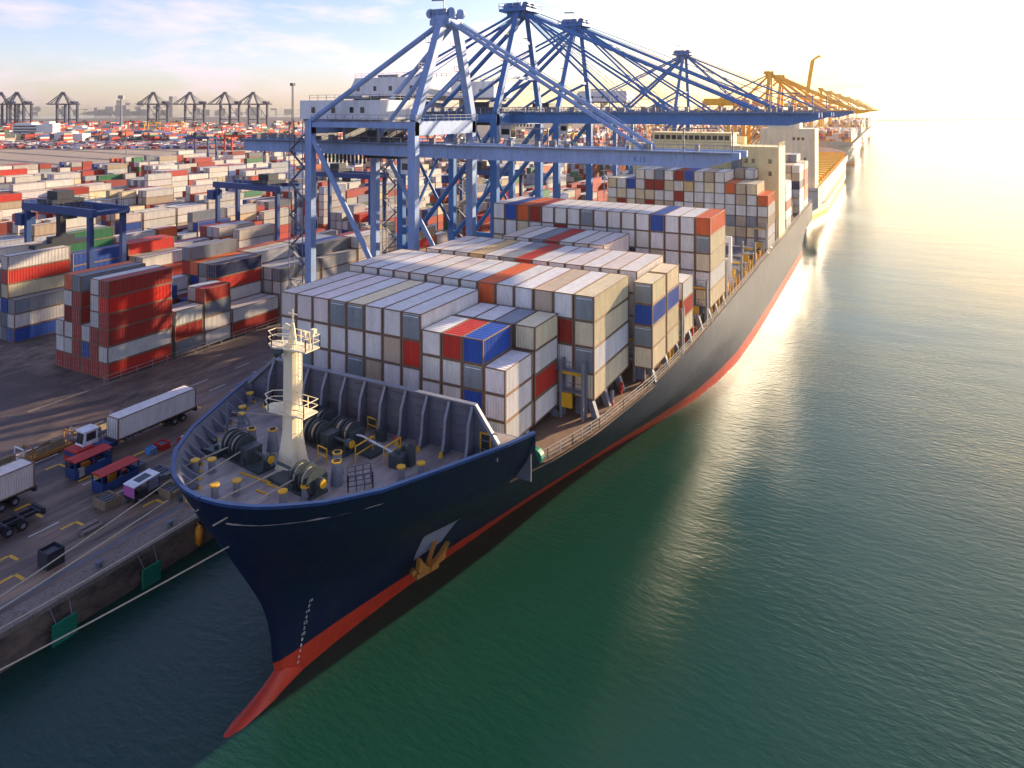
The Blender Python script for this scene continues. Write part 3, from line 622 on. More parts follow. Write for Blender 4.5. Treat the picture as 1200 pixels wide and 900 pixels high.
def hw(z, dy):
    if dy <= 0: return 0.0
    lv = [(-3, W0), (0, W0), (8, W8), (14.1, W14), (19.3, W19), (24, W19)]
    zs = [l[0] for l in lv]; v = [interp(l[1], dy) for l in lv]
    return float(np.interp(z, zs, v))
def half(z, Y): return hw(z, Y - interp(STEM, z))
SS = [0, .0006, .0016, .003, .005, .0085, .013, .019, .026, .034, .043, .053, .064, .072, .080, .086, .0885, .0905, .0925, .095, .098, .102, .108, .118, .13, .145, .16, .18, .20, .225, .25, .28, .31, .35, .40, .46, .55, .65, .75, .85, .93, 1]
def ztop(Y):
    if Y < 58.4: return 19.3 + max(0, (44 - Y)) * .03
    if Y > 61.2: return MD + .12
    t_ = min(1.0, (Y - 58.4) / 2.8); return 19.3 - (19.3 - MD - .12) * (1 - (1 - t_) ** 2.2)
def hull_mesh(scale=None, END=290.0):
    b = MB(); zf = [-2.5, -.6, .3, 1.2, 2.4, 2.401, 3.2, 4.6, 6.2, 8, 9.8, 11.4, 12.8, 13.9]; nz = len(zf) + 3
    for sgn in (1, -1):
        vs = []
        for s_ in SS:
            Yt = 36.1 + (END - 36.1) * s_; zt = ztop(Yt)
            lv = zf + [13.9 + (zt - 13.9) * q for q in (.33, .67, 1)]
            for z in lv:
                st = interp(STEM, z); Y = st + (END - st) * s_; vs.append((SX + sgn * hw(z, Y - st), Y, z))
        fs = []; mi = []
        for i in range(len(SS) - 1):
            for j in range(nz - 1):
                a = i * nz + j; q = (a, a + nz, a + nz + 1, a + 1); fs.append(q if sgn > 0 else q[::-1]); mi.append(1 if j < 4 else 0)
        o = len(b.v); b.v += vs; b.f += [tuple(v + o for v in f) for f in fs]; b.mi += mi
    # transom
    n = (len(SS) - 1) * nz; off = len(b.v) // 2
    for j in range(nz - 1): b.f.append((n + j, off + n + j, off + n + j + 1, n + j + 1)); b.mi.append(0 if j >= 4 else 1)
    return b
ship = T('container_ship', 'huge navy blue container ship with red waterline moored at the quay, bow nearest the viewer', 'ship', (SX, 36, 0))
hull = ship.part('hull', hull_mesh(), ['navy', 'red'], smooth=True)
# bulb
b = MB(); ring = []; nb = 14
prof = [(46.5, .5, 2.6, -.4), (44.4, .62, 2.5, -.6), (42.6, .85, 1.9, -.85), (41, 1.0, 1.5, -1.0), (39.8, 1.0, 1.3, -1.0), (38.6, .85, 1.15, -1.05), (37.6, .6, .85, -1.1), (37.0, .3, .5, -1.1), (36.8, .05, .08, -1.1)]
for (y, rx, rz_, zc) in prof:
    for i in range(nb):
        a = 2 * math.pi * i / nb; ring.append((SX + rx * math.cos(a), y, zc + rz_ * math.sin(a)))
b.add(ring, [(r_ * nb + i, r_ * nb + (i + 1) % nb, (r_ + 1) * nb + (i + 1) % nb, (r_ + 1) * nb + i) for r_ in range(len(prof) - 1) for i in range(nb)] + [tuple((len(prof) - 1) * nb + i for i in range(nb))])
ship.part('bulbous_bow', b, 'red', smooth=True)
# decks
def outline(z, y0, y1, inset, n=40):
    ys = [y0 + (y1 - y0) * (i / n) ** 1.6 for i in range(n + 1)]
    a = [(SX + max(0, half(z, y) - inset), y) for y in ys]; c_ = [(SX - max(0, half(z, y) - inset), y) for y in ys]
    return a + c_[::-1]
b = MB(); pts = outline(FD, interp(STEM, FD) + .35, 59.6, .22); pts = [p for i, p in enumerate(pts) if i == 0 or (abs(p[0] - pts[i - 1][0]) + abs(p[1] - pts[i - 1][1])) > 1e-4]
b.poly(pts, FD - .25, FD); ship.part('forecastle_deck', b, 'fdeck')
b = MB(); b.poly(outline(MD, 59.0, 289.8, .12, 60), MD - .3, MD); ship.part('main_deck', b, 'deckbrown')
b = MB(); b.box(-61, -29, 59.6, 59.75, MD, FD); ship.part('break_bulkhead', b, 'steel')
# inner bulwark plating + cap rail
b = MB(); c_ = MB()
for sgn in (1, -1):
    yst = interp(STEM, ztop(36.1)); ys = [yst, 36.22, 36.45, 36.8, 37.3, 38, 39, 40.3, 42, 44, 46.5, 49, 52, 55, 57.5, 58.4, 59, 59.6, 60.2, 60.8, 61.2]
    top = [(SX + sgn * half(ztop(y), y), y, ztop(y)) for y in ys]
    inn = []
    for y in ys:
        zt = ztop(y); h_ = half(zt, y); y_b = max(y - .15, 36.1); dn = (half(zt, y + .15) - half(zt, y_b)) / (y + .15 - y_b); q_ = math.hypot(1, dn); inn.append((SX + sgn * max(h_ - .32 / q_, 0), y + .32 * dn / q_ if h_ > .05 else y + .32, zt))
    bot = [(SX + sgn * max(half(FD, max(y, interp(STEM, FD) + .3)) - .26, 0), max(y + .5, interp(STEM, FD) + .6), FD - .02) for y in ys]
    n = len(ys)
    for i in range(n - 1):
        if ys[i] < 59.5: b.add([inn[i], inn[i + 1], bot[i + 1], bot[i]], [(0, 1, 2, 3)])
        for a_, d_ in ((top, inn),):
            t0, t1, i0, i1 = Vector(top[i]), Vector(top[i + 1]), Vector(inn[i]), Vector(inn[i + 1]); u = Vector((0, 0, .14)); e0 = Vector((sgn * .05, -.02, 0))
            c_.add([t0 + e0 - u * .6, t1 + e0 - u * .6, i1 - u * .6, i0 - u * .6, t0 + e0 + u, t1 + e0 + u, i1 + u, i0 + u], [(0, 3, 2, 1), (4, 5, 6, 7), (0, 1, 5, 4), (2, 3, 7, 6)])
ship.part('bulwark', b, 'steel'); ship.part('bulwark_rim', c_, 'rim')
# bulwark frames
for sgn in (1, -1):
    y = 38.4
    while y < 54.2:
        h_ = half(19.2, y); nx = (half(19.2, y + .5) - half(19.2, y - .5)); nrm = Vector((sgn, -nx, 0)).normalized()
        tp = Vector((SX + sgn * (h_ - .32), y, 19.2)); bt = Vector((SX + sgn * (half(FD, y + .0) - .3), y, FD)); 
        inn = bt - nrm * 1.0; b = MB(); tn = Vector((-nrm.y, nrm.x, 0)) * .07
        P_ = [tp, bt, inn, inn + Vector((0, 0, .25)), tp - nrm * .25 - Vector((0, 0, .12)), tp - nrm * .08]
        b.prism([p - tn for p in P_], tn * 2); b.bar(inn + Vector((0, 0, .25)), tp - nrm * .25 - Vector((0, 0, .12)), .16, .06)
        f = ship.part('bulwark_frame', b, 'steel')
        b = MB(); b.tube(inn + Vector((0, 0, -.01)), inn + Vector((0, 0, .28)), .17, 8, .08); ship.part('foot_cap', b, 'yel', f)
        y += 1.55 if y > 42 else .95
# anchor, pocket, draught marks
def hp(Y, z, off=0.06):
    h_ = half(z, Y); dn = half(z, Y + .5) - half(z, Y - .5); dz = half(z + .5, Y) - half(z - .5, Y); nn = Vector((1, -dn, -dz)).normalized(); return Vector((SX + h_, Y, z)) + nn * off, nn
b = MB(); nu = 8; g = []
for i in range(nu + 1):
    for j in range(nu + 1):
        u, v = i / nu, j / nu; Y = (56.2 + 3.4 * u) * (1 - v) + (57.3 + 2.9 * u) * v; z = (8.2 + .5 * u) * (1 - v) + (4.6 + .8 * u) * v; g.append(hp(Y, z, .07)[0])
b.add(g, [(i * (nu + 1) + j, (i + 1) * (nu + 1) + j, (i + 1) * (nu + 1) + j + 1, i * (nu + 1) + j + 1) for i in range(nu) for j in range(nu)]); ship.part('anchor_pocket', b, 'pocket')
b = MB(); P0 = hp(58.6, 5.3, .55)[0]
def ap(dy, dz, off=.55): return P0 + Vector((0.30 * dy + 0.28 * dz, dy, dz)) + Vector((off - .55, 0, 0))
b.bar(ap(.2, 1.2), ap(-.1, -1.7), .38, .38)
for sg in (-1, 1):
    b.prism([ap(.05 * sg, -2.0), ap(1.5 * sg, -1.2), ap(1.75 * sg, .5), ap(1.25 * sg, -.2), ap(.55 * sg, -1.0), ap(.1 * sg, -1.3)], (.45, 0, 0))
    b.bar(ap(1.6 * sg, -.9), ap(1.9 * sg, -1.25), .5, .4)
b.tube(ap(-1.3, -1.85), ap(1.3, -1.85), .34, 8); ship.part('anchor', b, 'anchor')
def text_mesh(txt, size, ext=0.0):
    cu = bpy.data.curves.new('txt', 'FONT'); cu.body = txt; cu.size = size; cu.extrude = ext; cu.align_x = 'CENTER'
    o = bpy.data.objects.new('txt', cu); C.objects.link(o); dg = bpy.context.evaluated_depsgraph_get(); me = bpy.data.meshes.new_from_object(o.evaluated_get(dg))
    bpy.data.objects.remove(o); b = MB(); b.v = [tuple(v.co) for v in me.vertices]; b.f = [tuple(p.vertices) for p in me.polygons]; b.mi = [0] * len(b.f); return b
b = MB(); zz = 1.0; num = 5
while zz < 6.6:
    p, n_ = hp(45.6 + .06 * (zz), zz, .05); tx = text_mesh(str((num * 2) % 10) if (num % 2) else str(num), .42); u = Vector((.25, 1, 0)).normalized(); up = n_.cross(u).normalized(); up = up if up.z > 0 else -up
    b.add([p + u * v[0] + up * v[1] for v in tx.v], tx.f); zz += .5; num += 1
ship.part('draught_marks', b, 'wht2')
# breakwater (wave bulkhead) behind the forecastle
BY = 54.6; BT = 22.4
xl, xr_ = -56.4, -32.1
b = MB(); b.prism([(xl - 3.4, BY, FD), (xr_ + 2.3, BY, FD), (xr_ + 2.3, BY, FD + 1.6), (xr_, BY, BT), (xl, BY, BT), (xl - 3.4, BY, FD + 1.4)], (0, .12, 0))
bw = ship.part('breakwater', b, 'steel')
b = MB()
for k in range(1, 6): b.box(xl - 1.4, xr_ + .3 + (0 if k > 3 else 2.0), BY - .16, BY - .002, FD + k * .8, FD + k * .8 + .07)
ship.part('stiffener', b, 'steel', bw)
b = MB(); b.box(xl - .1, xr_ + .1, BY - .22, BY + .3, BT - .02, BT + .1); b.bar((xr_ + .05, BY, BT), (xr_ + 2.4, BY - .1, FD + 1.6), .34, .34); b.bar((xl - .05, BY, BT), (xl - 3.5, BY - .3, FD + 1.5), .34, .34)
ship.part('top_rail', b, 'steel2', bw)
for k in range(11):
    x = xl + .15 + k * (xr_ - xl - .25) / 10; b = MB()
    b.prism([(x - .06, BY - .003, FD), (x - .06, BY - .003, BT - .05), (x - .06, BY - .25, BT - .05), (x - .06, BY - .95, BT - 1.5), (x - .06, BY - 1.15, FD + 1.2), (x - .06, BY - 1.45, FD + .3), (x - .06, BY - 1.45, FD)], (.12, 0, 0))
    for (p, q) in (((BY - .25, BT - .05), (BY - .95, BT - 1.5)), ((BY - .95, BT - 1.5), (BY - 1.15, FD + 1.2)), ((BY - 1.15, FD + 1.2), (BY - 1.45, FD + .3))): b.bar((x, p[0], p[1]), (x, q[0], q[1]), .26, .05, mi=1)
    f = ship.part('stanchion', b, ['steel', 'steel2'], bw)
    b = MB(); b.tube((x, BY - 1.62, FD), (x, BY - 1.62, FD + .42), .24, 8, .12); ship.part('foot_cap', b, 'yel')
b = MB(); x = xr_ + .7; b.box(x, x + .9, BY - .04, BY - .005, FD + .1, FD + 2.1); d_ = ship.part('bulkhead_door', b, 'black')
b = MB()
for q in (x - .1, x + .9): b.box(q, q + .12, BY - .12, BY - .01, FD, FD + 2.25)
b.box(x - .1, x + 1.02, BY - .12, BY - .01, FD + 2.2, FD + 2.32); ship.part('door_frame', b, 'yel', d_)
# mast
mx, my = -44.9, 45.5
b = MB()
prof = [(FD, 1.3, 1.4), (FD + .5, 1.12, 1.2), (FD + 1.8, .88, .95), (FD + 3.2, .72, .8), (FD + 6, .67, .74), (28.4, .62, .7)]
vs = []; nn_ = 12
for z, rx, ry in prof:
    for i in range(nn_):
        a = 2 * math.pi * (i + .5) / nn_; k = 1 / max(abs(math.cos(a)), abs(math.sin(a))) ** .55
        vs.append((mx + rx * math.cos(a) * k * .92, my + ry * math.sin(a) * k * .92, z))
b.add(vs, [(r_ * nn_ + i, r_ * nn_ + (i + 1) % nn_, (r_ + 1) * nn_ + (i + 1) % nn_, (r_ + 1) * nn_ + i) for r_ in range(len(prof) - 1) for i in range(nn_)] + [tuple(len(vs) - nn_ + i for i in range(nn_))])
mast = ship.part('foremast', b, 'mast', smooth=False)
for z, x0, x1, d in ((22.75, -47.6, -42.8, 1.15), (28.3, -47.2, -42.6, 1.15)):
    b = MB(); pts = [(x1, my - d * .75), (x1, my + d * .75), (x0 + 1.2, my + d * .9), (x0, my + d * .3), (x0, my - d * .5), (x0 + 1.0, my - d)]; b.poly(pts, z - .12, z); p = ship.part('platform', b, 'mast', mast)
    b = MB(); b.rail([(*q, z) for q in (pts + [pts[0]])][:], 1.05, .035, 2, 1.3); ship.part('railing', b, 'mast', mast)
b = MB()
for x in (mx + .95, mx + 1.35): b.bar((x, my - .3, FD), (x, my - .3, 28.3), .06)
z = FD + .3
while z < 28.2: b.bar((mx + .95, my - .3, z), (mx + 1.35, my - .3, z), .04); z += .35
for z in (19.5, 21, 23, 24.5, 26): b.bar((mx + .6, my - .3, z), (mx + 1.1, my - .3, z), .05)
ship.part('ladder', b, 'mast', mast)
b = MB(); b.tube((mx, my, 28.3), (mx, my, 30.2), .42, 8, .14); b.tube((mx, my, 30.2), (mx, my, 31.4), .06, 6); b.bar((mx - .5, my, 31.0), (mx + .5, my, 31.0), .07)
for dx in (1.4, 1.9, 2.3): b.tube((mx + dx, my, 28.3), (mx + dx, my, 29.4), .07, 6); b.box(mx + dx - .15, mx + dx + .15, my - .15, my + .15, 29.4, 29.7)
b.box(mx + 2.2, mx + 2.6, my - .2, my + .2, 29.7, 30.05); b.tube((mx - .9, my, 29.9), (mx - .2, my, 29.7), .22, 8)
ship.part('mast_head', b, 'mast', mast)
b = MB(); b.tube((mx - .6, my - 1.5, 27.9), (mx - .1, my - 1.0, 28.1), .42, 12, .15); ship.part('horn', b, 'winch', mast, smooth=True)
OX, OY = 2.0, -2.1     # equipment coordinates below are measured from this origin
_part = ship.part
def fpart(name, mb, mat, parent=None, **k):
    mb.v = [(v[0] + OX, v[1] + OY, v[2]) for v in mb.v]; return _part(name, mb, mat, parent, **k)
# winches
def winch(cx, cy, rz, drums, chain=False):
    t = MB(); cs, sn = math.cos(rz), math.sin(rz)
    def P(u, v, z): return (cx + u * cs - v * sn, cy + u * sn + v * cs, FD + z)
    t.bar(P(-2.7, 0, .12), P(2.7, 0, .12), 1.8, .24); t.bar(P(-.2, 0, .9), P(.9, 0, .9), 1.5, 1.3); t.bar(P(.35, -.9, .5), P(.35, .9, .5), .5, .5)
    t.tube(P(-2.6, 0, 1.15), P(2.6, 0, 1.15), .13, 8); t.bar(P(2.55, 0, 0), P(2.55, 0, 1.4), .2, .7)
    t.tube(P(2.6, 0, 1.15), P(3.15, 0, 1.15), .36, 12, .45)
    w_ = fpart('mooring_winch', t, 'winch')
    for u in drums:
        t = MB()
        for q in (-.5, 0.05, .5): t.tube(P(u + q - .04, 0, 1.15), P(u + q + .04, 0, 1.15), 1.05 if q else .95, 20)
        fpart('flange', t, 'winch', w_)
        t = MB(); t.tube(P(u - .46, 0, 1.15), P(u, 0, 1.15), .82, 20); t.tube(P(u + .1, 0, 1.15), P(u + .46, 0, 1.15), .58, 20); fpart('rope_drum', t, 'rope', w_)
    t = MB(); t.tube(P(3.16, 0, 1.15), P(3.26, 0, 1.15), .33, 12); fpart('brake_wheel', t, 'yel', w_)
winch(-50.8, 46.3, R(-8), (-2.0, -.9)); winch(-44.2, 45.4, R(-8), (.9, 1.95)); winch(-46.6, 51.7, R(-8), (-.9, -2.0)); winch(-44.3, 53.0, R(172), (.9, 2.0)); winch(-49.8, 54.0, R(-8), (-.8, .9))
def bollard(x, y, h=1.0, r=.3, cap='yel'):
    t = MB(); t.tube((x, y, FD), (x, y, FD + h), r, 12, r * .95); t.tube((x, y, FD), (x, y, FD + .06), r * 1.5, 12); p = fpart('mooring_bollard', t, 'steel2')
    t = MB(); t.tube((x, y, FD + h), (x, y, FD + h + .12), r * 1.25, 14); fpart('yellow_cap', t, cap, p)
for x, y in ((-53.3, 42.8), (-52.2, 43.6), (-48.6, 40.9), (-47.6, 42.2), (-43.2, 42.8), (-42.2, 44.2), (-37.4, 50.3), (-36.3, 51.6), (-58.4, 52.4), (-57.2, 51.2), (-60.4, 55.2)): bollard(x, y)
for x, y in ((-52.4, 48.1), (-50.6, 48.9), (-42.6, 48.4), (-41.6, 47.2)):
    t = MB(); t.tube((x, y, FD), (x, y, FD + 1.8), .55, 14, .36); p = fpart('ventilator', t, 'steel2'); t = MB(); t.tube((x, y, FD + 1.8), (x, y, FD + 1.9), .42, 14); t.tube((x, y, FD + 1.905), (x, y, FD + 1.93), .28, 14, mi=1); fpart('vent_ring', t, ['yel', 'black'], p)
t = MB(); 
for (x, y) in ((-42.5, 50.6), (-40.2, 51.6)):
    for z in (.7, 1.45): t.tube((x, y, FD + z), (x + .1, y + 2.3, FD + z), .06, 6)
    for q in (0, 1): t.tube((x + q * .1, y + q * 2.3, FD), (x + q * .1, y + q * 2.3, FD + 1.45), .06, 6)
    fpart('yellow_handrail', t, 'yel'); t = MB()
for (x, y) in ((-45.6, 49.3), (-45.5, 56)):
    for z in (.7, 1.4): t.tube((x, y, FD + z), (x + 1.2, y - .2, FD + z), .055, 6)
    for q in (0, 1): t.tube((x + q * 1.2, y - q * .2, FD), (x + q * 1.2, y - q * .2, FD + 1.4), .055, 6)
    fpart('yellow_handrail', t, 'yel'); t = MB()
t = MB(); rr = random.Random(4)
for k in range(26):
    u = k / 25; x = -45.4 + 6.6 * u; y = 52.9 - .9 * u; z = FD + 1.35 - abs(u - .3) * .7; t.bar((x, y - .09, z), (x + .17, y + .09, z), .14, .09)
fpart('anchor_chain', t, 'wht2')
t = MB()
for (x, y, w_, l, h_) in ((-38.9, 51.9, 1.3, 1.0, 1.1), (-38.1, 52.6, .6, .7, 1.6), (-39.4, 53.4, .8, .6, .7), (-54.4, 45.9, 1.6, 1.1, .5), (-47.5, 53.6, 1.4, 1.0, 1.3), (-43.2, 55.1, .9, .6, .9)): t.box(x - w_ / 2, x + w_ / 2, y - l / 2, y + l / 2, FD, FD + h_); t.tube((x, y, FD + h_), (x, y, FD + h_ + .35), .2, 8); fpart('windlass_control', t, 'winch'); t = MB()
t = MB()
for (x, y) in ((-41.6, 55.4), (-47.7, 55.3), (-45.9, 53.6)): t.tube((x, y, FD + .4), (x, y, FD + .62), .34, 12, .12); t.tube((x, y, FD), (x, y, FD + .4), .2, 8); fpart('red_valve_head', t, 'redp'); t = MB()
t = MB()
for (x0, x1, y0, y1) in ((-53.9, -51.9, 46.8, 47.5), (-46.6, -45.1, 44.3, 44.45), (-46.6, -45.1, 43.2, 43.35), (-49.9, -46.4, 44.55, 44.7)): t.box(x0, x1, y0, y1, FD, FD + .09); fpart('yellow_deck_coaming', t, 'yel'); t = MB()
t = MB(); t.rail([(-39.9, 46.6, FD), (-38.6, 48.1, FD), (-39.7, 49.2, FD), (-40.9, 47.7, FD), (-39.9, 46.6, FD)], 1.3, .04, 3, .7); fpart('ladder_cage', t, 'steel')
t = MB()
for (a_, c2_) in (((-52.3, 45.7, FD + 1.3), (-54.6, 40.9, FD + .35)), ((-50.9, 45.5, FD + 1.2), (-51.6, 39.4, FD + .35)), ((-45.6, 45.0, FD + 1.2), (-47.9, 38.6, FD + .3)), ((-43.5, 44.6, FD + 1.2), (-45.2, 37.9, FD + .3)), ((-58.2, 50.9, FD + 1.1), (-52.9, 53.4, FD + .9))): t.bar(a_, c2_, .08); fpart('deck_rope', t, 'rope'); t = MB()
t = MB()
for k in range(6): y = 39.4 + k * 1.6; x = SX - half(FD, y) + 1.9 - OX; t.bar((x, y, FD + .2), (x + .9, y - .3, FD + .25), .3, .3); fpart('fairlead', t, 'winch'); t = MB()
t = MB(); t.tube((-56.4, 48.8, FD), (-56.4, 48.8, FD + 3.0), .12, 6); t.rail([(-57.6, 49.9, FD), (-56.4, 48.8, FD), (-55.0, 50.2, FD)], 1.2, .04, 3, .8); t.bar((-56.4, 48.8, FD + 2.8), (-55.0, 50.2, FD + 1.2), .08)
fpart('pilot_platform', t, 'steel')
# hatches, posts under the outer stacks, lashing bridges, side rails
t = MB()
for (y0, y1, x0, x1, z) in ((61.5, 74.8, -61.5, -35.4, 15.0), (75, 87.5, -63, -33.6, 16.0), (88.8, 101.6, -64, -30.6, 16.1), (102.8, 115.8, -64.4, -28.0, 16.1), (118, 131, -64.6, -28.0, 16.2), (133.5, 146, -64.6, -28, 15.9), (149, 162, -64.6, -28, 15.9), (165, 178, -64.6, -28, 15.9), (181, 200, -64.6, -28, 14.7), (216, 229, -64.6, -28, 14.5), (235.6, 248.4, -64, -28, 14.5), (251, 264.6, -64, -28, 14.5), (266.6, 280, -62, -28, 14.5)): t.box(x0, x1, y0, y1, MD, z); ship.part('hatch_coaming', t, 'steel'); t = MB()
for (y, xs_, zt) in ((75.6, -28.9, 16.0), (79.5, -28.9, 16.0), (84.5, -28.9, 16.0), (67.2, -33.1, 15.0), (74.0, -33.1, 15.0), (89, -26.2, 16.2), (95, -26.2, 16.2), (100.5, -26.2, 16.2), (107, -26, 16.2), (114, -26.0, 16.2), (119, -25.6, 16.2), (124, -25.6, 16.2), (130, -25.6, 16.2), (182, -25.6, 14.8), (188, -25.6, 14.8), (217, -25.6, 14.6), (226, -25.6, 14.6), (253, -25.6, 14.6)):
    t = MB(); t.prism([(xs_ - .9, y - .35, zt), (xs_ - .1, y - .35, zt), (xs_ + .55, y - .35, MD), (xs_ - .1, y - .35, MD)], (0, .7, 0)); t.prism([(xs_ - 2.2, y - .1, zt), (xs_ - .95, y - .1, zt), (xs_ - .95, y - .1, MD), (xs_ - 2.2, y - .1, MD)], (0, .25, 0)); ship.part('stack_post', t, 'steel2')
def lashing(y, xo, z1, xi=-62):
    t = MB()
    for x in (xo, xo - 2.6): 
        for yy in (y, y + .9): t.bar((x, yy, MD), (x, yy, z1 + 1.1), .28)
    for z in (MD + 3.0, z1): t.box(xi if z == z1 else xo - 2.6, xo, y, y + .9, z - .08, z)
    L_ = ship.part('lashing_bridge', t, 'steel2')
    t = MB(); t.rail([(xo, y, z1), (xo - 8, y, z1)], 1.0, .04, 2, 1.6); t.rail([(xo, y, MD + 3.0), (xo - 2.6, y, MD + 3.0)], 1.0, .04, 2, 1.2); ship.part('railing', t, 'steel2', L_)
    t = MB(); t.box(xo - 2.4, xo - 1.2, y - .35, y - .05, MD + 1.3, MD + 2.9); ship.part('yellow_gate', t, 'yel', L_); t = MB(); t.box(xo - 2.6, xo, y - .06, y - .01, z1 - .4, z1 - .1); ship.part('yellow_kickplate', t, 'yel', L_)
for y, xo, z in ((73.9, -29.6, 19.4), (87.9, -28.2, 19.6), (100.6, -25.4, 19.5), (116.2, -25.4, 20.2), (131.6, -25.4, 20.4), (147, -25.4, 18.5), (163, -25.4, 18.5), (179.6, -25.4, 20.4), (195, -25.3, 19.6), (230.6, -25.4, 20), (249.5, -25.4, 20), (265.2, -25.4, 20)): lashing(y, xo, z)
t = MB(); t.box(-29.8, -27.2, 143.8, 144.5, MD, 19.5); t.box(-27.25, -26.7, 143.8, 144.5, MD, 23.8); t.box(-32.2, -31.7, 143.8, 144.5, MD, 23.8); t.box(-31.7, -27.2, 143.8, 144.5, 22.6, 23.8); ship.part('white_hatch_portal', t, 'wht2')
t = MB(); pts = []
for y in [61.6, 64, 68, 73, 79, 86, 94, 104, 118, 135, 160, 200, 240, 288]: pts.append((SX + half(MD, y) - .12, y, MD + .12))
t.rail(pts, 1.15, .035, 3, 1.7); ship.part('side_railing', t, 'rod')
t = MB(); t.tube((-29.9, 62.3, MD + .9), (-29.9, 63.0, MD + .9), .75, 16); ship.part('green_drum', t, 'green')
t = MB(); rr = random.Random(8)
for k in range(85):
    y = rr.uniform(76, 200); x = SX + half(MD, y) - .7 - rr.uniform(.2, 1.9); h_ = rr.uniform(.4, 1.8); s_ = rr.uniform(.1, .45); t.box(x - s_ / 2, x + s_ / 2, y - s_, y + s_, MD, MD + h_); ship.part('deck_fitting', t, rr.choice(['anchor', 'steel2', 'yel', 'redp', 'steel'])); t = MB()
t = MB(); y = 102.0
for (x, yy) in ((-24.95 - .5, 117), (-25.4, 132.4), (-25.4, 148), (-25.4, 164)):
    for q in range(5): t.bar((x, yy + q * 3.0, MD), (x, yy + q * 3.0, MD + 2.4), .16); ship.part('yellow_post', t, 'yel'); t = MB()
# accommodation
ac = MB(); ac.box(-64.8, -25.2, 200.7, 213.5, MD, 34.6); ac.box(-42, -25.2, 200.68, 213.4, 34.6, 38.6)
acc = ship.part('accommodation_block', ac, 'cream')
for (x, z) in ((-33.4, 34.2), (-31.6, 34.2), (-34.6, 30.6), (-33.0, 30.6), (-38.5, 31.0), (-29.6, 27.0), (-35.8, 27.2), (-30.6, 23.4), (-37.5, 23.6), (-27.4, 31.0), (-27.4, 34.2), (-41, 27)):
    t = MB(); t.box(x - .4, x + .4, 200.60, 200.66, z, z + 1.15); ship.part('window', t, 'glass', acc)
t = MB(); t.box(-66.4, -34.5, 198.9, 207, 37.6, 38.8); t.box(-58.5, -37, 199.3, 207, 38.8, 41.9); t.box(-59, -36.6, 198.9, 207.4, 41.9, 42.15); t.box(-36.6, -34.5, 200, 206, 38.6, 38.75); br = ship.part('bridge', t, 'cream')
for k in range(13):
    x = -58.0 + k * 1.6; t = MB(); t.box(x, x + 1.25, 199.24, 199.295, 40.2, 41.4); ship.part('bridge_window', t, 'glass', br)
t = MB(); t.rail([(-66.2, 199, 38.8), (-58.6, 199, 38.8)], 1.0, .05, 2, 1.6); t.rail([(-59, 199, 42.15), (-36.6, 199, 42.15)], 1.0, .05, 2, 1.8); t.rail([(-42, 200.7, 38.6), (-25.3, 200.7, 38.6), (-25.3, 213, 38.6)], 1.0, .05, 2, 1.8); ship.part('railing', t, 'cream', br)
t = MB(); t.tube((-46, 203, 42), (-46, 203, 47.2), .35, 8); t.bar((-48.5, 203, 45.5), (-43.5, 203, 45.5), .2); t.bar((-47, 203, 46.8), (-45, 203, 46.8), .3, .5); ship.part('radar_mast', t, 'cream', br)
t = MB()
for k in range(6): z = MD + 3 + k * 4; t.box(-33.2 - 3, -33.2, 198.6, 200.6, z - .1, z); 
t.box(-36.9, -34.6, 198.8, 200.6, 31, 37.6)
ship.part('outside_stair', t, 'steel2', acc)
t = MB(); t.box(-52, -38, 231, 235, MD, 36); t.box(-51, -39, 231.5, 235, 36, 40); ship.part('funnel', t, 'cream')
# ------------------------------------------------------------------ mooring lines
def rope(A, B, sag, lab, nseg=18, r=.055):
    A = Vector(A); B = Vector(B); t = MB(); pr_ = None
    for i in range(nseg + 1):
        u = i / nseg; p = A.lerp(B, u) - Vector((0, 0, sag * 4 * u * (1 - u)))
        if pr_ is not None: t.tube(pr_, p, r, 6, cap=False)
        pr_ = p
    single('mooring_rope', t, 'rope', lab, 'rope', 'mooring ropes from the bow to the quay', loc=B)
rope((-52.6, 39.4, 17.6), (QX - 1.3, 12.0, QZ + .4), .5, 'uppermost pale mooring rope, from the side of the bow rim to the quay')
rope((-51.0, 37.9, 17.0), (QX - 1.3, 5.5, QZ + .4), .6, 'second pale mooring rope down, leaving the bow rim just under the first')
rope((-49.4, 40.1, 15.6), (QX - 1.3, 20.0, QZ + .4), .4, 'third pale mooring rope down, from a hull opening to a near bollard')
rope((-44.4, 38.3, 15.0), (QX - 1.3, 5.5, QZ + .35), .6, 'lowest pale mooring rope, leaving the front of the hull over the water')
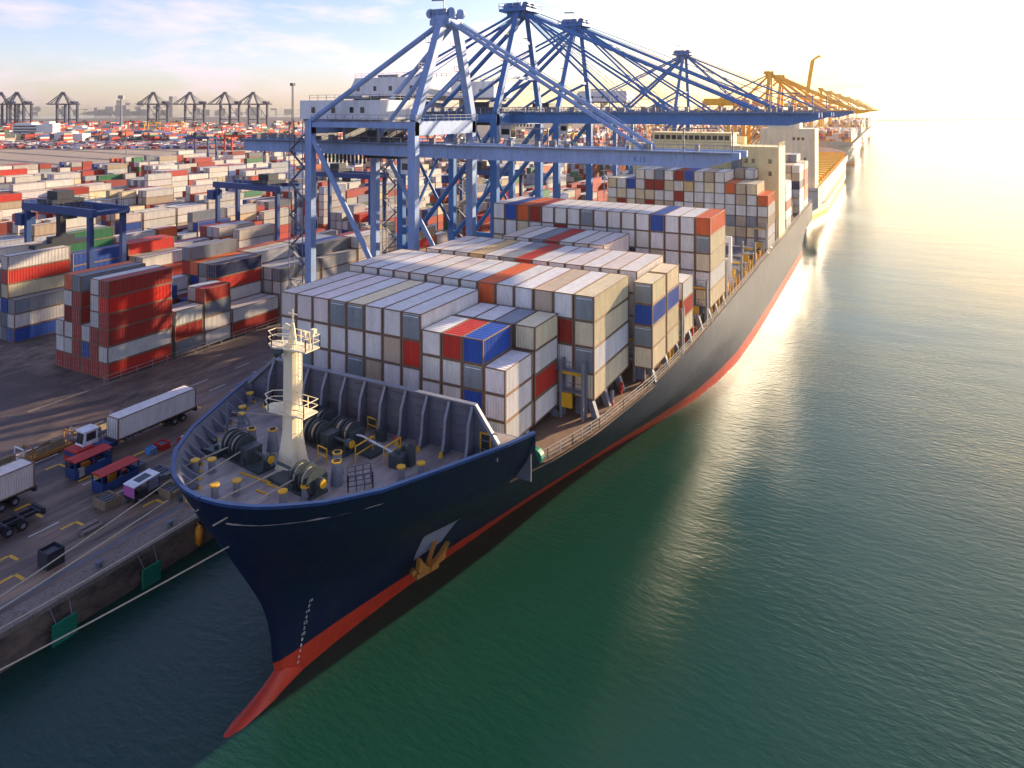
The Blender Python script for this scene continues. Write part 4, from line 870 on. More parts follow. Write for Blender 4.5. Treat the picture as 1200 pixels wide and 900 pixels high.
# ------------------------------------------------------------------ quay cranes
def sts(name, label, Yc, half_, mat, lmat, P, x=-70.5, z=QZ, rz=0, sc=1, low=False, group='ship-to-shore cranes along the quay'):
    """local frame: x=0 waterside rail, -G landside rail, +x over the water"""
    lw = P.get('lw', 1); G = P.get('G', 23.5); zt = P['zt']; zb0, zb1 = P['zb']; za = P['za']; xb = P['xb']; xr = P['xr']
    t = T(name, label, 'crane', (x, Yc, z), group, rz, sc); h = half_
    def part(nm, mb, m=mat, parent=None, **k): return t.part(nm, mb, m, parent, local=True, **k)
    for xx in (0, -G):
        for s_ in (-1, 1):
            b = MB(); b.bar((xx, s_ * h, 1.6), (xx, s_ * h, zt), 1.5 * lw, 1.3 * lw, up=(0, 1, 0)); lg = part('leg', b, lmat)
            if not low:
                b = MB()
                for k in range(4): b.box(xx - .45, xx + .45, s_ * h - 3.6 + k * 1.8, s_ * h - 2.2 + k * 1.8, .15, 1.0)
                b.box(xx - .5, xx + .5, s_ * h - 3.6, s_ * h + 3.4, .9, 1.7); part('bogie', b, 'dark', lg)
        b = MB(); b.bar((xx, -h, 2.6), (xx, h, 2.6), 1.3, 1.7); part('sill_beam', b)
        b = MB(); b.bar((xx, -h - .6, zt - 1.1), (xx, h + .6, zt - 1.1), 1.5, 2.4); part('portal_beam', b, lmat)
    for s_ in (-1, 1):
        b = MB(); b.bar((-G, s_ * h, zt - .6), (0, s_ * h, zt - .6), .9, 1.0); part('tie_beam', b)
        b = MB()
        if P.get('diagA'): b.tube((-G + .4, s_ * h, zt - 3), (-.4, s_ * h, 5), .5, 10)
        else: b.tube((-G + .4, s_ * h, 14), (-.4, s_ * h, zt - 3), .55, 10); b.bar((-G, s_ * h, 13), (0, s_ * h, 13), .9, 1.3)
        part('diagonal_brace', b)
    # girder + boom
    gy = P.get('gy', 3.2)
    for s_ in (-1, 1):
        b = MB(); b.box(-G - xr, 3, s_ * gy - .55, s_ * gy + .55, zb0, zb1)
        if not low: b.box(-G - xr, 3, s_ * gy - .75, s_ * gy + .75, zb1 + .002, zb1 + .1)
        part('girder', b, lmat)
        b = MB(); b.box(3.05, xb - 5, s_ * gy - .55, s_ * gy + .55, zb0, zb1); b.prism([(xb - 5, s_ * gy - .55, zb0), (xb, s_ * gy - .55, zb1 - .9), (xb, s_ * gy - .55, zb1), (xb - 5, s_ * gy - .55, zb1)], (0, 1.1, 0)); part('boom', b, lmat)
        if not low:
            b = MB(); yy = s_ * (gy + 1.3); b.box(-G - xr, xb - 1, min(yy, s_ * (gy + .6)), max(yy, s_ * (gy + .6)), zb1 - .2, zb1 - .1); wk = part('walkway', b, 'steel')
            b = MB(); b.rail([(-G - xr, yy, zb1 - .1), (xb - 1, yy, zb1 - .1)], 1.15, .04, 2, 2.4); part('railing', b, 'steel2', wk)
    xx = -G - xr + 1
    while xx < xb - 1: b = MB(); b.box(xx, xx + .6, -gy + .56, gy - .56, zb0 + .4, zb1 - .4); xx += 7.5 if not low else 25; part('cross_tie', b)
    if not low and not P.get('diagA'):
        b = MB(); b.tube((-G, -h, 16), (-G, h, zt - 3), .35, 8); part('end_brace', b); b = MB(); b.tube((-G, h, 16), (-G, -h, zt - 3), .35, 8); part('end_brace', b)
        for u in (.35, .7):
            b = MB(); w_ = h + (2.2 - h) * u; zz_ = zt + (za - zt) * u; b.bar((.2 + u, -w_, zz_), (.2 + u, w_, zz_), .5, .6); part('a_frame_tie', b)
        for s_ in (-1, 1):
            b = MB(); b.tube((.2, s_ * (h + (2.2 - h) * .35), zt + (za - zt) * .35), (-14, s_ * gy, zb1), .35, 8); b.tube((1.0, s_ * 1.0, za + .6), (-G - xr + 14, s_ * gy, zb1 + .8), .09, 6); b.tube((1.0, s_ * .6, za + .9), (xb - 6, s_ * 1.2, zb1 + 1), .07, 6); b.tube((1.0, s_ * .9, za + .9), (xb * .45, s_ * 1.8, zb1 + 1), .07, 6); part('hoist_cable', b)
    # A-frame and stays
    for s_ in (-1, 1):
        b = MB(); b.bar((.2, s_ * h, zt + .1), (1.2, s_ * 2.2, za), P.get('aw', 1.0), P.get('aw', 1.0) * 1.1, up=(0, 1, 0)); part('a_frame_leg', b, lmat)
        b = MB(); b.tube((.8, s_ * 1.8, za - .8), (-G, s_ * (h if P.get('diagA') else gy), zt), .5, 10)
        if P.get('diagA'): b.tube((.6, s_ * h * .62, zt + (za - zt) * .5), (-12, s_ * 3.2, zb1 + 1.5), .42, 8)
        else: b.tube((.8, s_ * 1.6, za - .3), (-G - xr + 6, s_ * gy, zb1), .28, 8)
        part('back_stay', b)
        b = MB()
        for xe in P['fs']:
            b.tube((1.4, s_ * 1.6, za - .3), (xe, s_ * gy, zb1 + .2), P.get('fr', .22), 8)
            if not low: 
                b.tube((1.4, s_ * 1.6, za + .25), (xe, s_ * gy, zb1 + 1.0), .06, 5)
        part('fore_stay', b)
    q_ = .55 if P.get('diagA') else 1
    b = MB(); b.box(-2.8 * q_, 3.8 * q_, -3.6 * q_, 3.6 * q_, za - .3, za + .3); b.box(-1.5, 2.6, -2.4, 2.4, za - 1.3, za - .3); b.box(-1.5, 1.5, -1.6, 1.6, za + .3, za + 1.7)
    for s_ in (-1, 1):
        for xx in (-1.8, 2.6): b.tube((xx, s_ * 1.2, za + .9), (xx, s_ * 1.8, za + .9), .9, 14)
    ap_ = part('apex_platform', b, lmat if P.get('diagA') else mat)
    if not low:
        b = MB(); b.rail([(-2.8 * q_, -3.6 * q_, za + .3), (3.8 * q_, -3.6 * q_, za + .3), (3.8 * q_, 3.6 * q_, za + .3), (-2.8 * q_, 3.6 * q_, za + .3), (-2.8 * q_, -3.6 * q_, za + .3)], 1.1, .05, 2, 1.6); b.bar((0, 0, za + 1.5), (0, 0, za + 3.6), .15); b.bar((0, 0, za + 3.5), (-2.6, 0, za + 3.6), .25, .3); part('railing', b, 'steel2', ap_)
    # machinery house
    x0, x1, z0, z1 = P['mh']; b = MB()
    b.prism([(x0 + (2.5 if P.get('slope') else 0), -5.2, z1), (x1, -5.2, z1), (x1, -5.2, z0), (x0, -5.2, z0)], (0, 10.4, 0)); m_ = part('machinery_house', b, P.get('mhm', 'white'))
    b = MB()
    for xx in (x0 + 1, (x0 + x1) / 2, x1 - 1.6): b.box(xx, xx + .6, -4.0, 4.0, zb1 + .101, z0 - .003)
    b.box(x0 + .3, x1 - .3, -4.6, 4.6, z0 - .5, z0 - .01); part('house_base', b, 'steel2' if not low else mat)
    if not low:
        for xx in (x0 + 3, x0 + 8, x0 + 12.5, x1 - 4.5):
            b = MB(); b.box(xx, xx + .9, -5.26, -5.202, z0 + 1.2, z0 + 2.3); part('window', b, 'glass', m_)
        b = MB(); b.rail([(x0 + 2.5, -5.2, z1), (x1, -5.2, z1), (x1, 5.2, z1)], 1.0, .04, 2, 2); b.box(x0 + 6, x0 + 12, -1, 1, z1 + .3, z1 + .9); part('roof_railing', b, 'steel2', m_)
        # trolley, cab
        xt = P.get('xt', -8)
        b = MB(); b.box(xt - 4, xt + 4, -gy - .5, gy + .5, zb1 + .12, zb1 + 1.0); b.box(xt - 2.5, xt + 2.2, -2.6, 2.6, zb1 + 1.0, zb1 + 2.2); b.box(xt - 3.6, xt + 3.6, -2.4, 2.4, zb0 - .6, zb0 + .2)
        for q in (-3.2, -1.4, .4, 2.2): b.tube((xt + q, -gy - .7, zb1 + .5), (xt + q, -gy - .3, zb1 + .5), .5, 10)
        for k in range(12): b.box(xt - 13 + k * .95, xt - 12.7 + k * .95, -gy - .7, -gy - .3, zb0 - 1.6, zb0)
        tr = part('trolley', b, 'dark')
        b = MB(); b.box(xt + 4.3, xt + 6.8, -1.3, 1.3, zb0 - 3.4, zb0 - .6); cb = part('operator_cab', b, 'wht2'); b = MB(); b.box(xt + 6.78, xt + 6.86, -1.1, 1.1, zb0 - 3.2, zb0 - 1.4); b.box(xt + 4.6, xt + 6.5, -1.36, -1.28, zb0 - 2.6, zb0 - 1.4); part('window', b, 'glass', cb)
        b = MB(); b.box(xt - 3, xt + 3, -1.1, 1.1, zb0 - 8.0, zb0 - 7.4)
        for q in (-2.6, 2.6):
            for r_ in (-.9, .9): b.bar((xt + q, r_, zb0 - 7.5), (xt + q, r_, zb0 - .5), .06)
        if P.get('spreader', False): part('spreader', b, 'yel')
        # gantry equipment on top of the girders
        b = MB(); r_ = random.Random(int(Yc)); xx = -G - xr + 2
        while xx < xb - 4:
            if r_.random() < .6: b = MB(); b.box(xx, xx + r_.uniform(.3, 1.5), -gy - .4, -gy + .2, zb1 + .11, zb1 + r_.uniform(.5, 1.3)); part('boom_equipment', b, 'steel2')
            xx += 2.6
        b = MB(); b.bar((xb - 8, -gy, zb1), (xb - 8, -gy, zb1 + 3.4), .18); b.bar((xb - 8, -gy, zb1 + 3.4), (xb - 3, -gy, zb1 + 3.4), .18); part('boom_light_arm', b, 'steel2'); b = MB(); b.bar((22, -gy, zb1), (22, -gy, zb1 + 3), .18); b.bar((22, -gy, zb1 + 3), (18, -gy, zb1 + 3), .18); part('boom_light_arm', b, 'steel2'); b = MB(); b.bar((xb - 1, -gy, zb1), (xb - 1, -gy, zb1 + 3.2), .18)
        part('boom_light_arm', b, 'steel2')
        # stair tower at the landside leg nearest the viewer
        b = MB(); y0 = -h - 1.0; zz = 1.5; sd = 1; xs0, xs1 = -G - 4.4, -G - 1.0
        for xx in (xs0, xs1):
            for yy in (y0, y0 + 1.3): b.bar((xx, yy, 0.05), (xx, yy, zt), .12)
        while zz < zt - 3:
            a_, c2_ = (xs0, xs1) if sd > 0 else (xs1, xs0)
            b.bar((a_, y0 + .3, zz), (c2_, y0 + .3, zz + 3), .6, .1); b.bar((a_, y0, zz + 1), (c2_, y0, zz + 4), .06); b.box(xs0, xs1, y0, y0 + 1.3, zz + 2.95, zz + 3.0) if False else b.box(min(c2_, c2_ + .8 * (1 if c2_ == xs0 else -1)), max(c2_, c2_ + .8 * (1 if c2_ == xs0 else -1)), y0, y0 + 1.3, zz + 2.94, zz + 3.0)
            b.bar((xs0, y0, zz + 3), (xs1, y0, zz + 3), .08); zz += 3; sd = -sd
        part('stair_tower', b, 'steel2')
        # small platforms and ladders on the A-frame
        b = MB()
        for u in (.25, .5, .75):
            for s_ in (-1, 1):
                p = Vector((.2, s_ * h, zt)).lerp(Vector((1.2, s_ * 2.2, za)), u); b.box(p.x - 1.6, p.x + .3, p.y - .8, p.y + .8, p.z, p.z + .06); b.rail([(p.x - 1.6, p.y - .8, p.z), (p.x - 1.6, p.y + .8, p.z)], 1.0, .04, 2, .8)
        for q in (.0, .35): b.bar((-.7, -h + .3 + q, zt), (.3, -2.8 + q, za), .05)
        for s_ in (-1, 1): b.rail([(-G + 1, s_ * (h + .8), zt + .1), (1, s_ * (h + .8), zt + .1)], 1.1, .04, 2, 2.0); b.box(-G + 1, 1, s_ * h - .2 + (0 if s_ < 0 else .0), s_ * h + .2, zt + .02, zt + .08)
        b.rail([(1, -h - .6, zt + .1), (1, h + .6, zt + .1)], 1.1, .04, 2, 2.0)
        part('platform', b, 'steel2')
    return t
PA = dict(G=23.2, zt=43.0, zb=(36.6, 39.0), za=61.5, xb=52.0, xr=24, diagA=True, fs=(38,), fr=.34, aw=1.35, mh=(-30, -10.5, 43.3, 46.9), gy=3.0, xt=-13, mhm='white')
PB = dict(G=23.5, zt=44.2, zb=(42.3, 44.6), za=66.4, xb=60.0, xr=30, fs=(24, 34, 50), mh=(-43.5, -20.5, 48.3, 52.6), slope=True, fr=.24, aw=1.1)
cA = sts('quay_crane', 'nearest ship-to-shore crane, weathered light blue with one thick forestay and low white machinery house', 109, 9.5, 'lblue', 'lblue', PA)
b = text_mesh('K15', 1.2)
b.v = [(37.5 + v[0], -PA['gy'] - .56, 37.2 + v[1]) for v in b.v]; cA.part('boom_lettering', b, 'blue', local=True)
sts('quay_crane', 'blue ship-to-shore crane just behind the nearest one, with the highest tower in the photo', 138.6, 10.5, 'blue', 'blue', PB)
sts('quay_crane', 'blue ship-to-shore crane third along the quay, tower just right of the highest one', 170, 10.8, 'blue', 'blue', PB)
sts('quay_crane', 'blue ship-to-shore crane standing alone farther down, its narrow tower above the long boom', 279, 10.5, 'blue', 'blue', PB)
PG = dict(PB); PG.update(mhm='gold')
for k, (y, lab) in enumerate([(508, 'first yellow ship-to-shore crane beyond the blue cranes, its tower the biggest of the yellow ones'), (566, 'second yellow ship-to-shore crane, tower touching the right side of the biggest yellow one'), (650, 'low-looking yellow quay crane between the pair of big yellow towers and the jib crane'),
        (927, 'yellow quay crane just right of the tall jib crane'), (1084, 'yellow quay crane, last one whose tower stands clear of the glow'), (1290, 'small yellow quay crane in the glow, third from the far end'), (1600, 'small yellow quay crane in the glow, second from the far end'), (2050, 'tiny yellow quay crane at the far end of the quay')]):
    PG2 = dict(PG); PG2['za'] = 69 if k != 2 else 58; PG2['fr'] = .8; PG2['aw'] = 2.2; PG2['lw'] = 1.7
    sts('quay_crane', lab, y, 12, 'gold', 'gold', PG2, low=True, group='ship-to-shore cranes with the yellow glow in their colour')
# tall jib crane near the yellow ones
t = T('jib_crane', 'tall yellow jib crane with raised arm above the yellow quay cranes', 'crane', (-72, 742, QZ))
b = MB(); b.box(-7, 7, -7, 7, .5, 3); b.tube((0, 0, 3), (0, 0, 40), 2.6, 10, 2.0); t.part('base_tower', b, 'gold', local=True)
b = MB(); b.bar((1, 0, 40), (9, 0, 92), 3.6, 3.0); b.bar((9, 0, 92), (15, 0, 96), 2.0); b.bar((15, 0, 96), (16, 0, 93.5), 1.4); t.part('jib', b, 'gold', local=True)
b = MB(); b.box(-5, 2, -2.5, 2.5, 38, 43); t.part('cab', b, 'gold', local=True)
# cranes on the horizon, far left
c_, s_ = math.cos(YAW), math.sin(YAW)
def world(px, d): xr = (px - 580) / FPX * d; return xr * c_ - d * s_, xr * s_ + d * c_
for px, lab in ((-2, 'leftmost dark blue crane on the horizon, half cut off by the picture edge'), (17, 'dark blue horizon crane, second from the left edge'), (71, 'dark blue horizon crane standing alone between the left pair and the row of four'), (177, 'dark blue horizon crane, first of the row of four'), (220, 'dark blue horizon crane, second of the row of four'), (261, 'dark blue horizon crane, third of the row of four'), (294, 'dark blue horizon crane, last of the row of four')):
    X, Y = world(px + 3, 1950); PF = dict(PB); PF['mhm'] = 'navyfar'; PF['xb'] = 46; PF['fr'] = .9; PF['aw'] = 3.0; PF['lw'] = 2.5; PF['fs'] = (20, 40); PF['xr'] = 20; PF['mh'] = (-38, -26, 46, 49)
    sts('quay_crane', lab, Y, 13, 'navyfar', 'navyfar', PF, x=X, rz=R(180 - 28) if False else YAW + R(158), sc=1.36, low=True, group='dark blue cranes on the horizon')
# ------------------------------------------------------------------ yard gantry cranes
def rtg(label, x0, x1, Y, mat='dblue', wb=7.0, H=25.0, sx=.5, det=True, load=None):
    t = T('yard_gantry_crane', label, 'crane', ((x0 + x1) / 2, Y + wb / 2, QZ), 'yard gantry cranes'); S_ = (x1 - x0) / 2
    for xx in (-S_, S_):
        for yy in (-wb / 2, wb / 2):
            b = MB(); b.bar((xx, yy, 1.4), (xx, yy, H - 1.4), 1.0, .9); t.part('leg', b, mat, local=True)
        b = MB(); b.box(xx - .55, xx + .55, -wb / 2 - 2, wb / 2 + 2, 1.3, 2.3); t.part('sill_beam', b, mat, local=True)
        b = MB()
        for yy in (-wb / 2 - 1.3, -wb / 2 + .6, wb / 2 - .6, wb / 2 + 1.3): b.tube((xx - .3, yy, .75), (xx + .3, yy, .75), .72, 12)
        t.part('wheels', b, 'black', local=True)
    for yy in (-wb / 2, wb / 2):
        b = MB(); b.box(-S_ - 1.4, S_ + 1.4, yy - .5, yy + .5, H - 1.6, H); t.part('girder', b, mat, local=True)
        if det: b = MB(); b.rail([(-S_ - 1.4, yy + (.5 if yy > 0 else -.5), H), (S_ + 1.4, yy + (.5 if yy > 0 else -.5), H)], 1.1, .04, 2, 2); t.part('railing', b, 'steel', local=True)
    b = MB(); b.box(-S_ - 1.6, -S_ + .6, -wb / 2 - .4, wb / 2 + .4, H - 1.3, H - .5); t.part('end_tie', b, mat, local=True); b = MB(); b.box(S_ - .6, S_ + 1.6, -wb / 2 - .4, wb / 2 + .4, H - 1.3, H - .5); t.part('end_tie', b, mat, local=True)
    xt = -S_ + 2 * S_ * sx; b = MB(); b.box(xt - 3, xt + 3, -wb / 2 + .2, wb / 2 - .2, H + .1, H + .9); b.box(xt - 2, xt + 1.8, -1.8, 1.8, H + .9, H + 2.6); b.box(xt - .8, xt + .8, -.6, .6, H - 8, H + .1) if load else None; t.part('trolley', b, 'dark', local=True)
    b = MB(); b.box(xt + 2.4, xt + 4.3, -1, 1, H - 3.2, H - .9); t.part('operator_cab', b, 'dark', local=True)
    if load:
        b = MB(); b.box(xt - 1.3, xt + 1.3, -6, 6, H - 9.2, H - 8.4); b.box(xt - 1.0, xt + 1.0, -2.5, 2.5, H - 8.4, H - 7.2); t.part('spreader', b, 'dark', local=True)
    b = MB(); b.box(-S_ - 1.9, -S_ - .5, -1.6, 1.6, 2.4, 5.0); t.part('power_unit', b, mat, local=True)
    if det:
        b = MB(); b.box(-S_ - 3.2, -S_ - .6, -wb / 2 - 1, -wb / 2 + 2, H - 5.0, H - 2.4); t.part('electrics_house', b, 'E_' if False else 'dblue', local=True)
    return t
rtg('dark blue yard gantry crane straddling the nearest stacks at the left edge', -163.5, -141, 87, sx=.28, load=True)
rtg('blue yard gantry crane over grey stacks left of the lattice stair tower', -163.8, -141, 137.4, sx=.7)
rtg('blue yard gantry crane half hidden behind the stair tower of the nearest quay crane', -163.8, -141, 176, sx=.3)
rtg('blue yard gantry crane right behind the landside legs of the nearest quay crane', -130.5, -107.3, 206, sx=.4)
X, Y = world(231, 500); rtg('tall blue yard gantry crane alone in the middle distance beside the bare ground', X - 11, X + 11, Y, H=26, sx=.3, det=False)
X, Y = world(275, 560); rtg('red yard gantry crane in the middle distance', X - 11, X + 11, Y, mat='redp', det=False)
X, Y = world(320, 520); rtg('far blue yard gantry crane right of the red one', X - 11, X + 11, Y, mat='dblue', det=False)
X, Y = world(176, 1120); rtg('tiny yellow yard gantry crane in the far terminal, left of the pair', X - 14, X + 14, Y, mat='gold', det=False)
X, Y = world(206, 1120); rtg('tiny yellow yard gantry crane in the far terminal, right of the pair', X - 14, X + 14, Y, mat='gold', det=False)
for k, (px, d, m_, lab) in enumerate(((97, 1150, 'redp', 'tiny red yard gantry crane in the far terminal right of the white office'), (152, 1200, 'redp', 'tiny red yard gantry crane left of the tiny yellow pair'), (268, 1000, 'redp', 'tiny red yard gantry crane below the last horizon crane'), (19, 1100, 'redp', 'tiny red yard gantry crane left of the white office building'), (655, 620, 'gold', 'yellow yard gantry crane seen between the blue crane legs'), (735, 700, 'redp', 'red yard gantry crane under the long blue boom'), (770, 900, 'gold', 'small yellow yard gantry crane right of the red one under the long boom'))):
    X, Y = world(px, d); rtg(lab, X - 13, X + 13, Y, mat=m_, det=False)
# ------------------------------------------------------------------ far buildings, masts, skyline
def building(px, d, w_, l, h, label, mat='white', roof=None, floors=0, rz=YAW):
    X, Y = world(px, d); t = T('building', label, 'building', (X, Y, QZ), None, rz)
    b = MB(); b.box(-w_ / 2, w_ / 2, -l / 2, l / 2, 0, h); t.part('wall', b, mat, local=True)
    b = MB()
    if roof: b.prism([(-w_ / 2 - 1, -l / 2 - 1, h), (w_ / 2 + 1, -l / 2 - 1, h), (w_ / 2 - 3, -l / 2 - 1, h + 3), (-w_ / 2 + 3, -l / 2 - 1, h + 3)], (0, l + 2, 0))
    else: b.box(-w_ / 2 + 3, w_ / 2 * .2, -l / 2 + 2, l / 2 - 2, h, h + 2.4)
    t.part('roof', b, roof or mat, local=True)
    for f in range(floors):
        b = MB(); b.box(-w_ / 2 + 1.5, w_ / 2 * .55, -l / 2 - .1, -l / 2 - .02, 1.5 + f * 4.2, 3.6 + f * 4.2); t.part('window_band', b, 'glass', local=True)
building(38, 1090, 46, 22, 22, 'white office building with rows of dark window bands beyond the bare ground', floors=5)
building(60, 1075, 16, 18, 24, 'plain white block attached to the right of the banded office')
building(85, 1010, 40, 20, 11, 'long low white shed right of the office'); building(98, 1150, 24, 18, 16, 'small square white building behind the long low shed')
building(190, 1010, 66, 30, 7, 'wide low shed with a green roof in the far terminal', roof='greenroof'); building(168, 1060, 50, 30, 10, 'wide low shed with a dark blue roof left of the green one', roof='blueroof')
building(8, 1060, 30, 18, 8, 'low yellowish shed at the left picture edge', mat='cream')
for k, (px, d, h, lab) in enumerate(((130, 820, 38, 'thin lamp mast on the bare ground, nearer of the two'), (117, 880, 30, 'short thin lamp mast left of the taller one'), (142, 1700, 70, 'dark water tower shape far off between the lone crane and the row of four'), (148, 520, 24, 'lamp mast in the yard near the sandy ground'))):
    X, Y = world(px, d); t = T('lamp_mast', lab, 'lamp mast', (X, Y, QZ)); b = MB(); b.tube((0, 0, 0), (0, 0, h), .35 if d < 1000 else 2.2, 6, .2 if d < 1000 else 1.6); t.part('pole', b, 'steel2' if d < 1000 else 'city', local=True)
    b = MB(); b.tube((0, 0, h), (0, 0, h + (1 if d < 1000 else 8)), 1.6 if d < 1000 else 7, 8); t.part('lamp_head', b, 'steel2' if d < 1000 else 'city', local=True)
X, Y = world(343, 760); t = T('lattice_tower', 'thin lattice signal tower rising above the horizon left of the cranes', 'tower', (X, Y, QZ)); b = MB()
for a in range(3): b.bar((1.3 * math.cos(a * 2.1), 1.3 * math.sin(a * 2.1), 0), (.8 * math.cos(a * 2.1), .8 * math.sin(a * 2.1), 70), .35)
for z in range(0, 70, 3): b.bar((1, 0, z), (-1, .5, z + 3), .25); b.bar((-1, -.5, z), (1, 0, z + 3), .25)
t.part('lattice', b, 'dark', local=True); b = MB(); b.box(-2, 2, -2, 2, 70, 73); t.part('head', b, 'dark', local=True)
b = MB(); sr = random.Random(12)
for _ in range(190):
    px = sr.choice([sr.uniform(-10, 330), sr.uniform(100, 210), sr.uniform(330, 700)]); d = sr.uniform(6500, 8500); X, Y = world(px, d); w_ = sr.uniform(20, 70); h = sr.choice([25, 35, 40, 50, 70]) * sr.uniform(.7, 1.3)
    if 140 < px < 210 and sr.random() < .25: h *= 1.9
    b.box(X - w_, X + w_, Y - w_, Y + w_, 0, h)
single('city_skyline', b, 'city', 'pale hazy city buildings across the bay on the left horizon', 'skyline', kind='stuff')
b = MB(); X0, Y0 = world(300, 8800); 
pts = []
for px in range(-60, 720, 20): X, Y = world(px, 8700); pts.append((X, Y, 3 + 10 * abs(math.sin(px * .05)) + (8 if px < 200 else 0)))
for p, q in zip(pts[:-1], pts[1:]): b.add([(p[0], p[1], -1), (q[0], q[1], -1), (q[0], q[1], q[2]), (p[0], p[1], p[2]), (p[0] * 1.03, p[1] * 1.03, p[2]), (q[0] * 1.03, q[1] * 1.03, q[2])], [(0, 1, 2, 3), (3, 2, 5, 4)])
single('far_shore', b, 'city', kind='structure')
t = T('harbour_breakwater', 'long thin dark breakwater line across the water below the right horizon', 'breakwater', (*world(1040, 3150), 0)); b = MB()
A_ = Vector((*world(1027, 3150), 0)); B_ = Vector((*world(1420, 3500), 0)); b.bar(A_ + Vector((0, 0, 1)), B_ + Vector((0, 0, 1)), 14, 4.5); t.part('rubble_mound', b, 'conc2')
# ------------------------------------------------------------------ other ships
def other_ship(label, y0, y1, xc, hwid, ztp, bow_away, hullm, deckm, band=None, sup=None, boxes=0, seed=0, ystem=0):
    t = T('cargo_ship', label, 'ship', (xc, y0, 0), 'ships moored farther along the quay'); b = MB(); L_ = y1 - y0; us = [0, .01, .03, .06, .1, .15, .22, .3, .5, .8, .93, 1]
    zs = [-2, 2.2, 2.201, 5.5, 5.501, 8.5, 8.501, ztp * .8, ztp]
    def wd(u, z):
        r_ = max(0.0, min(1, z / ztp)); e = .10 + .14 * (1 - r_); return hwid * (min(1, u / e) ** (.45 + .5 * (1 - r_))) if u < e else hwid
    n = len(zs)
    for sg in (1, -1):
        vs = []
        for u in us:
            for z in zs:
                st = (1 - max(0, min(1, z / ztp))) * 9; uu = st / L_ + (1 - st / L_) * u; Y = (y1 - uu * L_) if bow_away else (y0 + uu * L_)
                tz = z + (3.0 * max(0, 1 - u / .12) if z == ztp else 0)
                vs.append((xc + sg * wd(u, z) * (1 if u < .93 else (1 if z > 6 else .8)), Y, tz))
        o = len(b.v); b.v += vs
        for i in range(len(us) - 1):
            for j in range(n - 1): b.f.append(tuple(o + q for q in (i * n + j, (i + 1) * n + j, (i + 1) * n + j + 1, i * n + j + 1))); b.mi.append(1 if zs[j + 1] <= 2.201 else (2 if (zs[j] >= 5.5 and zs[j + 1] <= 8.501) else 0))
    of = len(b.v) // 2; k_ = (len(us) - 1) * n
    for j in range(n - 1): b.f.append((k_ + j, of + k_ + j, of + k_ + j + 1, k_ + j + 1)); b.mi.append(0)
    t.part('hull', b, [hullm, 'gold' if band else 'red', band or hullm], smooth=False)
    b = MB(); pts = []
    for u in us[2:]: Y = (y1 - u * L_) if bow_away else (y0 + u * L_); pts.append((Y, max(wd(u, ztp) - .4, .2)))
    pl = [(xc + w_, Y) for Y, w_ in pts] + [(xc - w_, Y) for Y, w_ in pts[::-1]]; b.poly(pl, ztp - 1.6, ztp - 1.3); t.part('deck', b, deckm)
    if sup:
        ys, h, x0, x1 = sup; b = MB(); b.box(x0, x1, ys, ys + 16, ztp - 1.3, h); b.box(x0 + 3, x1 - 6, ys + 2, ys + 13, h, h + 4.0); sp = t.part('superstructure', b, 'mast')  # cream colour stands in for the yellow glow on the superstructure
        for (fx, fz) in ((.15, .55), (.22, .55), (.6, .8), (.68, .8), (.76, .8), (.62, .5), (.8, .45), (.7, .3)):
            xw = x0 + (x1 - x0) * fx; zw = ztp + (h - ztp) * fz; b = MB(); b.box(xw, xw + 1.0, ys - .12, ys - .02, zw, zw + 1.2); t.part('window', b, 'glass', sp)
        b = MB(); b.rail([(x0, ys, h), (x1, ys, h)], 1.2, .1, 2, 3); b.tube(((x0 + x1) / 2, ys + 6, h + 4), ((x0 + x1) / 2, ys + 6, h + 12), .5, 6); t.part('railing', b, 'wht2', sp)
    b = MB(); Y = min(y0, y1) + 22
    while Y < max(y0, y1) - 25: b.box(xc - hwid + 3, xc + hwid - 3, Y, Y + 12, ztp - 1.3, ztp + .2); b.box(xc - hwid + 2, xc + hwid - 2, Y + 12.2, Y + 13, ztp - 1.3, ztp + .8); Y += 14
    t.part('hatch_cover', b, deckm)
    if boxes:
        r_ = random.Random(seed); b = MB(); Y = min(y0, y1) + 40
        cols_ = ['hullwhite', 'redp', 'pink', 'dblue', 'goldc']
        while Y < max(y0, y1) - 50:
            for i in range(int(hwid * 2 / 2.5) - 2):
                for k in range(r_.choice([2, 3, 4, boxes])): x_ = xc - hwid + 2.2 + i * 2.52; b.box(x_, x_ + 2.44, Y, Y + 12.1, ztp + .25 + k * 2.6, ztp + .2 + k * 2.6 + 2.56, r_.choice([0, 0, 0, 1, 2, 3, 4]))
            Y += 14
        o = t.part('container_load', b, cols_); o['kind'] = 'stuff'
    return t
other_ship('pale ship with orange deck, white superstructure and faded red band behind the navy ship', 318, 600, -46, 21, 16.5, True, 'hullwhite', 'goldc', 'pink', sup=(322, 40.5, -48, -26.5))
other_ship('pale grey ship third along the quay with flared bow toward the viewer', 660, 880, -46, 20, 19, False, 'hullwhite', 'steel2', None, boxes=4, seed=2)
other_ship('fourth ship along the quay, pale with red containers', 930, 1200, -46, 20, 19, False, 'hullwhite', 'steel2', 'pink', boxes=6, seed=5)
other_ship('farthest ship along the quay, a small pale shape in the glow', 1260, 1540, -46, 20, 18, False, 'hullwhite', 'steel2', None, boxes=6, seed=9)
